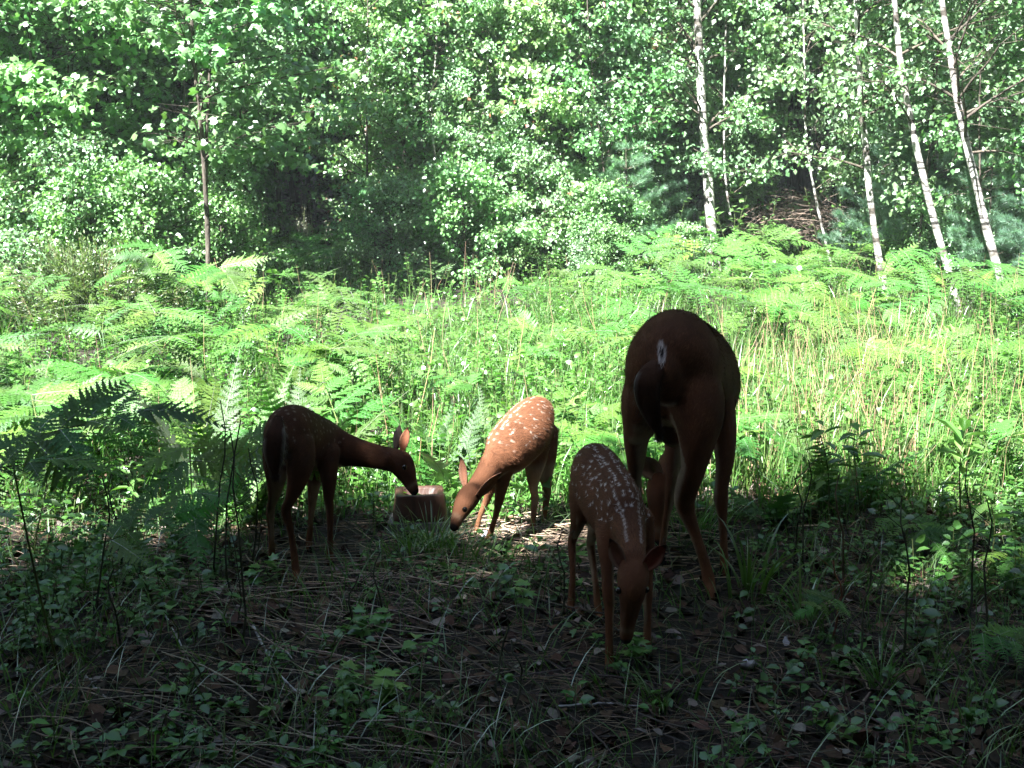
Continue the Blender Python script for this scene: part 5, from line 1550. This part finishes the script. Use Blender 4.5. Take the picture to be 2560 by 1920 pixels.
    if 'tail' in spec:
        tl = [Q(r) for r in spec['tail']]; V2, F2 = [], []
        c2, s2, u2, ab2 = loft(V2, F2, tl, spec.get('tside', side), n=14, m=4)
        V2 = np.array(V2); cc = []
        for v in V2:
            i = ((c2 - v) ** 2).sum(1).argmin(); e = abs((v - c2[i]) @ s2[i]) / ab2[i, 0]; f_ = i / len(c2)
            back = (v - c2[i]) @ np.array(spec['fwd'])
            sgn_ = 1 if (v - c2[i]) @ s2[i] > 0 else spec.get('tright', 1); w = float(smooth01((e - .84) / .14)) * .8 * (f_ > .3) * sgn_ + (.6 if back > ab2[i, 1] * .75 else 0) + float(smooth01((f_ - .93) / .07)) * .6
            cc.append(dark * (1 - min(1, w)) + (WHITE * .5) * min(1, w))
        m = MB(); f4 = np.array([f for f in F2 if len(f) == 4]); m.add(V2 - og, f4, np.array(cc))
        nt_ = 2600; k_ = fr.integers(0, len(V2), nt_); cc = np.array(cc); jit = fr.normal(0, .004, (nt_, 3))
        out_ = nrm(V2[k_] - c2[((V2[k_][:, None] - c2[None]) ** 2).sum(-1).argmin(1)])
        leaves(m, (np.array([[-.5, 0, 0], [.5, 0, 0], [0, 1, 0]]), np.array([[0, 1, 2]])), V2[k_] - og + jit, nrm(np.array([0, 0, -1.]) + out_ * .35 + fr.normal(0, .15, (nt_, 3))), out_, fr.uniform(.015, .035, nt_) * h, cc[k_] * fr.uniform(.6, 1.3, (nt_, 1)), aspect=.06)
        m.build('tail', M_COAT, o, smooth=True)
    return o

def build_deer():
    # left fawn: rump towards us, body heading away to the right, neck reaching right to the block
    deer('fawn', dict(
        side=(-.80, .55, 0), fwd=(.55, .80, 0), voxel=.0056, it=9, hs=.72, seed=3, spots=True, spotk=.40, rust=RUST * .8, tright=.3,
        torso=[(703, 1105, 3.84, .045, .060), (711, 1092, 3.90, .076, .098), (728, 1086, 3.97, .084, .108), (755, 1094, 4.07, .080, .106), (782, 1106, 4.15, .076, .104),
               (808, 1114, 4.22, .070, .100), (830, 1122, 4.25, .056, .085), (845, 1135, 4.27, .034, .055)],
        nside=(0, 1, 0), hside=(.1, 1, 0),
        neck=[(800, 1112, 4.2, .050, .085), (838, 1120, 4.24, .052, .080), (880, 1128, 4.24, .040, .060), (925, 1138, 4.22, .033, .050), (962, 1146, 4.2, .033, .047), (990, 1152, 4.18, .036, .046)],
        head=[(978, 1146, 4.18, .034, .040), (1000, 1157, 4.18, .041, .050), (1014, 1180, 4.17, .036, .042), (1023, 1200, 4.16, .026, .031), (1032, 1220, 4.15, .020, .023), (1036, 1230, 4.15, .018, .018)],
        legs=[
            [(700, 1110, 3.98, .045, .075), (693, 1160, 3.98, .038, .060), (690, 1212, 3.99, .026, .038), (683, 1250, 4.0, .016, .024), (676, 1275, 4.04, .016, .020), (678, 1330, 4.05, .0115, .013), (680, 1392, 4.05, .0135, .015), (681, 1405, 4.03, .012, .013), (680, 1417, 4.02, .012, .014)],
            [(742, 1105, 3.90, .045, .080), (750, 1155, 3.88, .040, .065), (742, 1205, 3.86, .029, .042), (727, 1248, 3.85, .018, .026), (715, 1276, 3.87, .017, .021), (728, 1335, 3.87, .0120, .0135), (740, 1425, 3.87, .0145, .016), (742, 1442, 3.85, .013, .014), (743, 1459, 3.84, .012, .015)],
            [(782, 1130, 4.28, .035, .065), (786, 1190, 4.30, .026, .038), (780, 1262, 4.30, .0165, .018), (777, 1300, 4.30, .0115, .0125), (773, 1345, 4.30, .0135, .015), (772, 1368, 4.28, .012, .014)],
            [(818, 1130, 4.14, .035, .065), (822, 1190, 4.12, .028, .038), (822, 1255, 4.12, .0180, .019), (824, 1262, 4.12, .0175, .018), (825, 1330, 4.10, .0115, .0125), (825, 1388, 4.10, .0135, .015), (825, 1411, 4.08, .012, .014)]],
        ears=[((988, 1122, 4.20), (1000, 1062, 4.22), (.3, .9, .1), .038, (.16, .12, .10), (.42, .20, .13)),
              ((1008, 1126, 4.13), (1019, 1068, 4.11), (-.5, -.85, 0), .040, (.17, .10, .07), (.50, .21, .12))],
        eyes=[(1011, 1168, 4.115, .010)],
        tail=[(694, 1052, 3.80, .018, .014), (689, 1085, 3.765, .034, .012), (685, 1125, 3.76, .036, .011), (686, 1160, 3.765, .026, .010), (688, 1186, 3.775, .010, .007)],
        tside=(-1, 0, 0)),
        'dark spotted fawn at left, tail towards the camera, muzzle at the lick block', 'fawn')
    # middle fawn in the sun
    deer('fawn', dict(
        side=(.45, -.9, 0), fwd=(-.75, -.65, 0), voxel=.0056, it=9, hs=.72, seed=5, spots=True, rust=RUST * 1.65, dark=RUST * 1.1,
        torso=[(1360, 1052, 4.62, .04, .06), (1346, 1050, 4.57, .072, .100), (1326, 1066, 4.50, .084, .112), (1300, 1092, 4.42, .082, .112), (1278, 1114, 4.35, .078, .110),
               (1258, 1132, 4.29, .066, .098), (1243, 1148, 4.25, .048, .070)],
        nside=(.7, -.7, 0), hside=(.85, -.4, .35),
        neck=[(1270, 1122, 4.32, .05, .085), (1246, 1145, 4.27, .046, .070), (1222, 1175, 4.21, .038, .054), (1202, 1204, 4.17, .034, .045), (1186, 1226, 4.13, .034, .042)],
        head=[(1190, 1222, 4.13, .032, .036), (1172, 1242, 4.08, .042, .044), (1158, 1266, 4.04, .037, .038), (1146, 1290, 4.01, .026, .028), (1138, 1310, 3.99, .020, .021), (1135, 1320, 3.98, .017, .017)],
        legs=[
            [(1335, 1085, 4.50, .042, .075), (1338, 1140, 4.48, .036, .058), (1334, 1190, 4.47, .024, .034), (1334, 1222, 4.50, .015, .020), (1337, 1245, 4.52, .0155, .018), (1333, 1290, 4.49, .011, .0125), (1333, 1330, 4.47, .0135, .015), (1333, 1344, 4.44, .012, .014)],
            [(1358, 1080, 4.62, .040, .072), (1363, 1140, 4.60, .034, .055), (1364, 1190, 4.59, .023, .033), (1368, 1222, 4.60, .016, .021), (1367, 1242, 4.60, .0155, .018), (1360, 1290, 4.56, .011, .0125), (1355, 1326, 4.54, .0135, .015), (1353, 1338, 4.52, .012, .014)],
            [(1262, 1140, 4.28, .034, .062), (1256, 1200, 4.27, .025, .034), (1246, 1260, 4.27, .0165, .018), (1236, 1300, 4.27, .0115, .0125), (1222, 1345, 4.27, .0135, .015), (1213, 1368, 4.25, .012, .014)],
            [(1262, 1140, 4.38, .030, .060), (1236, 1200, 4.42, .020, .030), (1215, 1255, 4.46, .0145, .016), (1200, 1290, 4.46, .0105, .012), (1190, 1330, 4.46, .012, .013), (1185, 1346, 4.44, .011, .013)]],
        ears=[((1166, 1218, 4.13), (1152, 1142, 4.15), (-.5, -.6, .1), .040, (.30, .13, .07), (.34, .16, .10)),
              ((1190, 1240, 4.06), (1252, 1182, 4.02), (-.3, -.1, -.6), .046, (.34, .14, .07), (.40, .18, .11))],
        eyes=[(1162, 1274, 3.975, .010)],
        tail=[(1368, 1030, 4.66, .014, .012), (1374, 1060, 4.68, .026, .011), (1374, 1090, 4.68, .026, .010), (1370, 1112, 4.67, .008, .006)],
        tside=(-.2, 1, 0)),
        'sunlit orange spotted fawn in the middle, head down beside the lick block', 'fawn')
    # front fawn, facing the camera with its head down
    deer('fawn', dict(
        side=(.97, .22, 0), fwd=(.22, -.97, 0), voxel=.0052, it=9, hs=.72, seed=8, spots=True, spotc=(.68, .62, .58), nspots=.85, rust=RUST * 1.25,
        torso=[(1478, 1178, 3.66, .045, .06), (1484, 1180, 3.60, .074, .095), (1494, 1196, 3.52, .084, .108), (1512, 1226, 3.43, .084, .112), (1530, 1256, 3.34, .082, .112),
               (1550, 1282, 3.25, .074, .106), (1562, 1300, 3.18, .062, .092), (1568, 1325, 3.12, .040, .060)],
        neck=[(1552, 1270, 3.24, .055, .08), (1566, 1305, 3.16, .052, .070), (1576, 1345, 3.08, .044, .056), (1580, 1380, 3.02, .038, .046), (1582, 1405, 2.98, .036, .042)],
        head=[(1582, 1400, 2.99, .034, .038), (1583, 1432, 2.965, .044, .046), (1581, 1470, 2.945, .041, .042), (1576, 1510, 2.95, .030, .033), (1570, 1552, 2.97, .0225, .025), (1566, 1585, 2.985, .020, .022), (1565, 1598, 2.99, .017, .018)],
        legs=[
            [(1458, 1215, 3.56, .045, .078), (1452, 1262, 3.54, .036, .058), (1444, 1306, 3.55, .024, .032), (1434, 1340, 3.60, .0155, .02), (1430, 1358, 3.61, .0155, .018), (1432, 1430, 3.58, .0115, .0125), (1428, 1500, 3.57, .0135, .015), (1426, 1522, 3.56, .012, .014), (1426, 1539, 3.54, .012, .014)],
            [(1500, 1225, 3.56, .040, .078), (1498, 1275, 3.52, .032, .05), (1486, 1322, 3.50, .022, .028), (1478, 1350, 3.56, .0155, .019), (1478, 1372, 3.57, .0150, .018), (1488, 1450, 3.52, .0115, .0125), (1496, 1525, 3.50, .0135, .015), (1501, 1562, 3.46, .012, .014)],
            [(1520, 1290, 3.24, .036, .065), (1514, 1350, 3.18, .028, .036), (1518, 1420, 3.15, .0195, .022), (1521, 1495, 3.13, .0185, .019), (1523, 1510, 3.13, .0165, .017), (1523, 1590, 3.11, .0120, .013), (1523, 1660, 3.10, .0140, .016), (1522, 1693, 3.08, .012, .014)],
            [(1602, 1300, 3.24, .036, .065), (1614, 1360, 3.22, .027, .036), (1618, 1430, 3.21, .018, .020), (1618, 1488, 3.20, .0175, .018), (1619, 1540, 3.19, .0120, .013), (1617, 1610, 3.18, .0135, .015), (1614, 1645, 3.18, .012, .014)]],
        ears=[((1561, 1422, 2.96), (1524, 1346, 2.97), (-.35, -.85, -.1), .046, (.10, .055, .035), (.13, .06, .04)),
              ((1606, 1420, 2.955), (1666, 1362, 2.95), (.2, -.95, -.1), .050, (.15, .06, .04), (.20, .05, .035))],
        eyes=[(1547, 1476, 2.93, .010), (1614, 1474, 2.93, .010)],
        tail=[(1474, 1150, 3.70, .014, .012), (1470, 1180, 3.74, .026, .011), (1470, 1215, 3.74, .022, .010), (1472, 1240, 3.73, .008, .006)]),
        'front spotted fawn walking towards the camera with its head down on the litter', 'fawn')
    # doe from behind
    deer('doe', dict(
        side=(-.93, .36, 0), fwd=(.36, .93, 0), voxel=.0082, it=17, hs=1.0, rust=RUST * 1.15, dark=DARKB * 1.3, hairs=62000, hl=.020, mark=True, tright=.12,
        torso=[(1664, 945, 3.62, .06, .10), (1669, 922, 3.68, .136, .160), (1682, 918, 3.78, .160, .197), (1700, 926, 3.92, .160, .198), (1720, 938, 4.08, .165, .205), (1738, 950, 4.22, .165, .208),
               (1752, 958, 4.36, .152, .198), (1762, 966, 4.48, .126, .175), (1768, 972, 4.56, .09, .12)],
        nside=(-.5, .9, 0), hside=(.3, 1, 0),
        neck=[(1762, 965, 4.46, .085, .13), (1752, 1010, 4.54, .07, .10), (1730, 1070, 4.52, .055, .08), (1702, 1125, 4.44, .048, .065), (1676, 1165, 4.32, .046, .06), (1662, 1190, 4.24, .048, .055)],
        head=[(1664, 1182, 4.24, .044, .050), (1656, 1212, 4.2, .056, .060), (1652, 1250, 4.18, .054, .054), (1650, 1290, 4.17, .040, .040), (1650, 1330, 4.16, .031, .031), (1650, 1356, 4.15, .026, .026)],
        legs=[
            [(1628, 925, 3.86, .070, .12), (1616, 990, 3.86, .084, .13), (1606, 1045, 3.89, .071, .105), (1592, 1090, 3.92, .048, .075), (1590, 1140, 3.92, .036, .050), (1588, 1190, 3.94, .025, .034), (1590, 1240, 3.98, .024, .030), (1590, 1330, 3.98, .017, .019), (1588, 1410, 3.97, .020, .022), (1588, 1438, 3.95, .018, .021)],
            [(1732, 925, 3.80, .075, .13), (1738, 990, 3.74, .098, .150), (1744, 1045, 3.69, .088, .125), (1744, 1100, 3.66, .064, .090), (1734, 1170, 3.66, .043, .060), (1716, 1225, 3.68, .040, .044), (1712, 1262, 3.71, .036, .036), (1734, 1325, 3.70, .0225, .024), (1760, 1400, 3.70, .021, .022), (1772, 1450, 3.70, .024, .026), (1778, 1474, 3.68, .021, .022), (1782, 1496, 3.66, .018, .021)],
            [(1700, 1010, 4.30, .06, .11), (1688, 1080, 4.20, .042, .070), (1682, 1150, 4.12, .031, .042), (1678, 1205, 4.08, .023, .028), (1671, 1262, 4.06, .0175, .020), (1660, 1330, 4.05, .015, .017), (1650, 1395, 4.04, .017, .019)],
            [(1790, 1010, 4.06, .070, .12), (1808, 1080, 4.03, .050, .075), (1812, 1150, 4.0, .035, .046), (1804, 1215, 3.98, .0265, .029), (1803, 1252, 3.97, .0275, .029), (1806, 1300, 3.96, .0185, .020), (1810, 1380, 3.95, .0175, .019), (1813, 1420, 3.94, .022, .024), (1812, 1458, 3.90, .018, .021)]],
        blobs=[(1682, 1078, 3.92, .05, .05)],
        ears=[((1650, 1190, 4.19), (1598, 1142, 4.16), (.2, -.6, -.5), .085, (.16, .11, .09), (.36, .25, .2)),
              ((1680, 1185, 4.30), (1726, 1150, 4.36), (.2, -.6, -.5), .085, (.16, .11, .09), (.36, .25, .2))],
        eyes=[(1634, 1250, 4.16, .015)],
        tail=[(1650, 898, 3.60, .016, .012), (1636, 920, 3.565, .034, .012), (1618, 960, 3.55, .042, .011), (1620, 1005, 3.56, .038, .010), (1634, 1050, 3.58, .026, .009), (1648, 1086, 3.60, .008, .006)],
        tside=(-.97, .2, 0)),
        'large brown doe seen from behind, head down between her legs', 'deer')
build_deer()
print('objects', len(bpy.data.objects), 'tris', sum(len(m.polygons) for m in bpy.data.meshes))
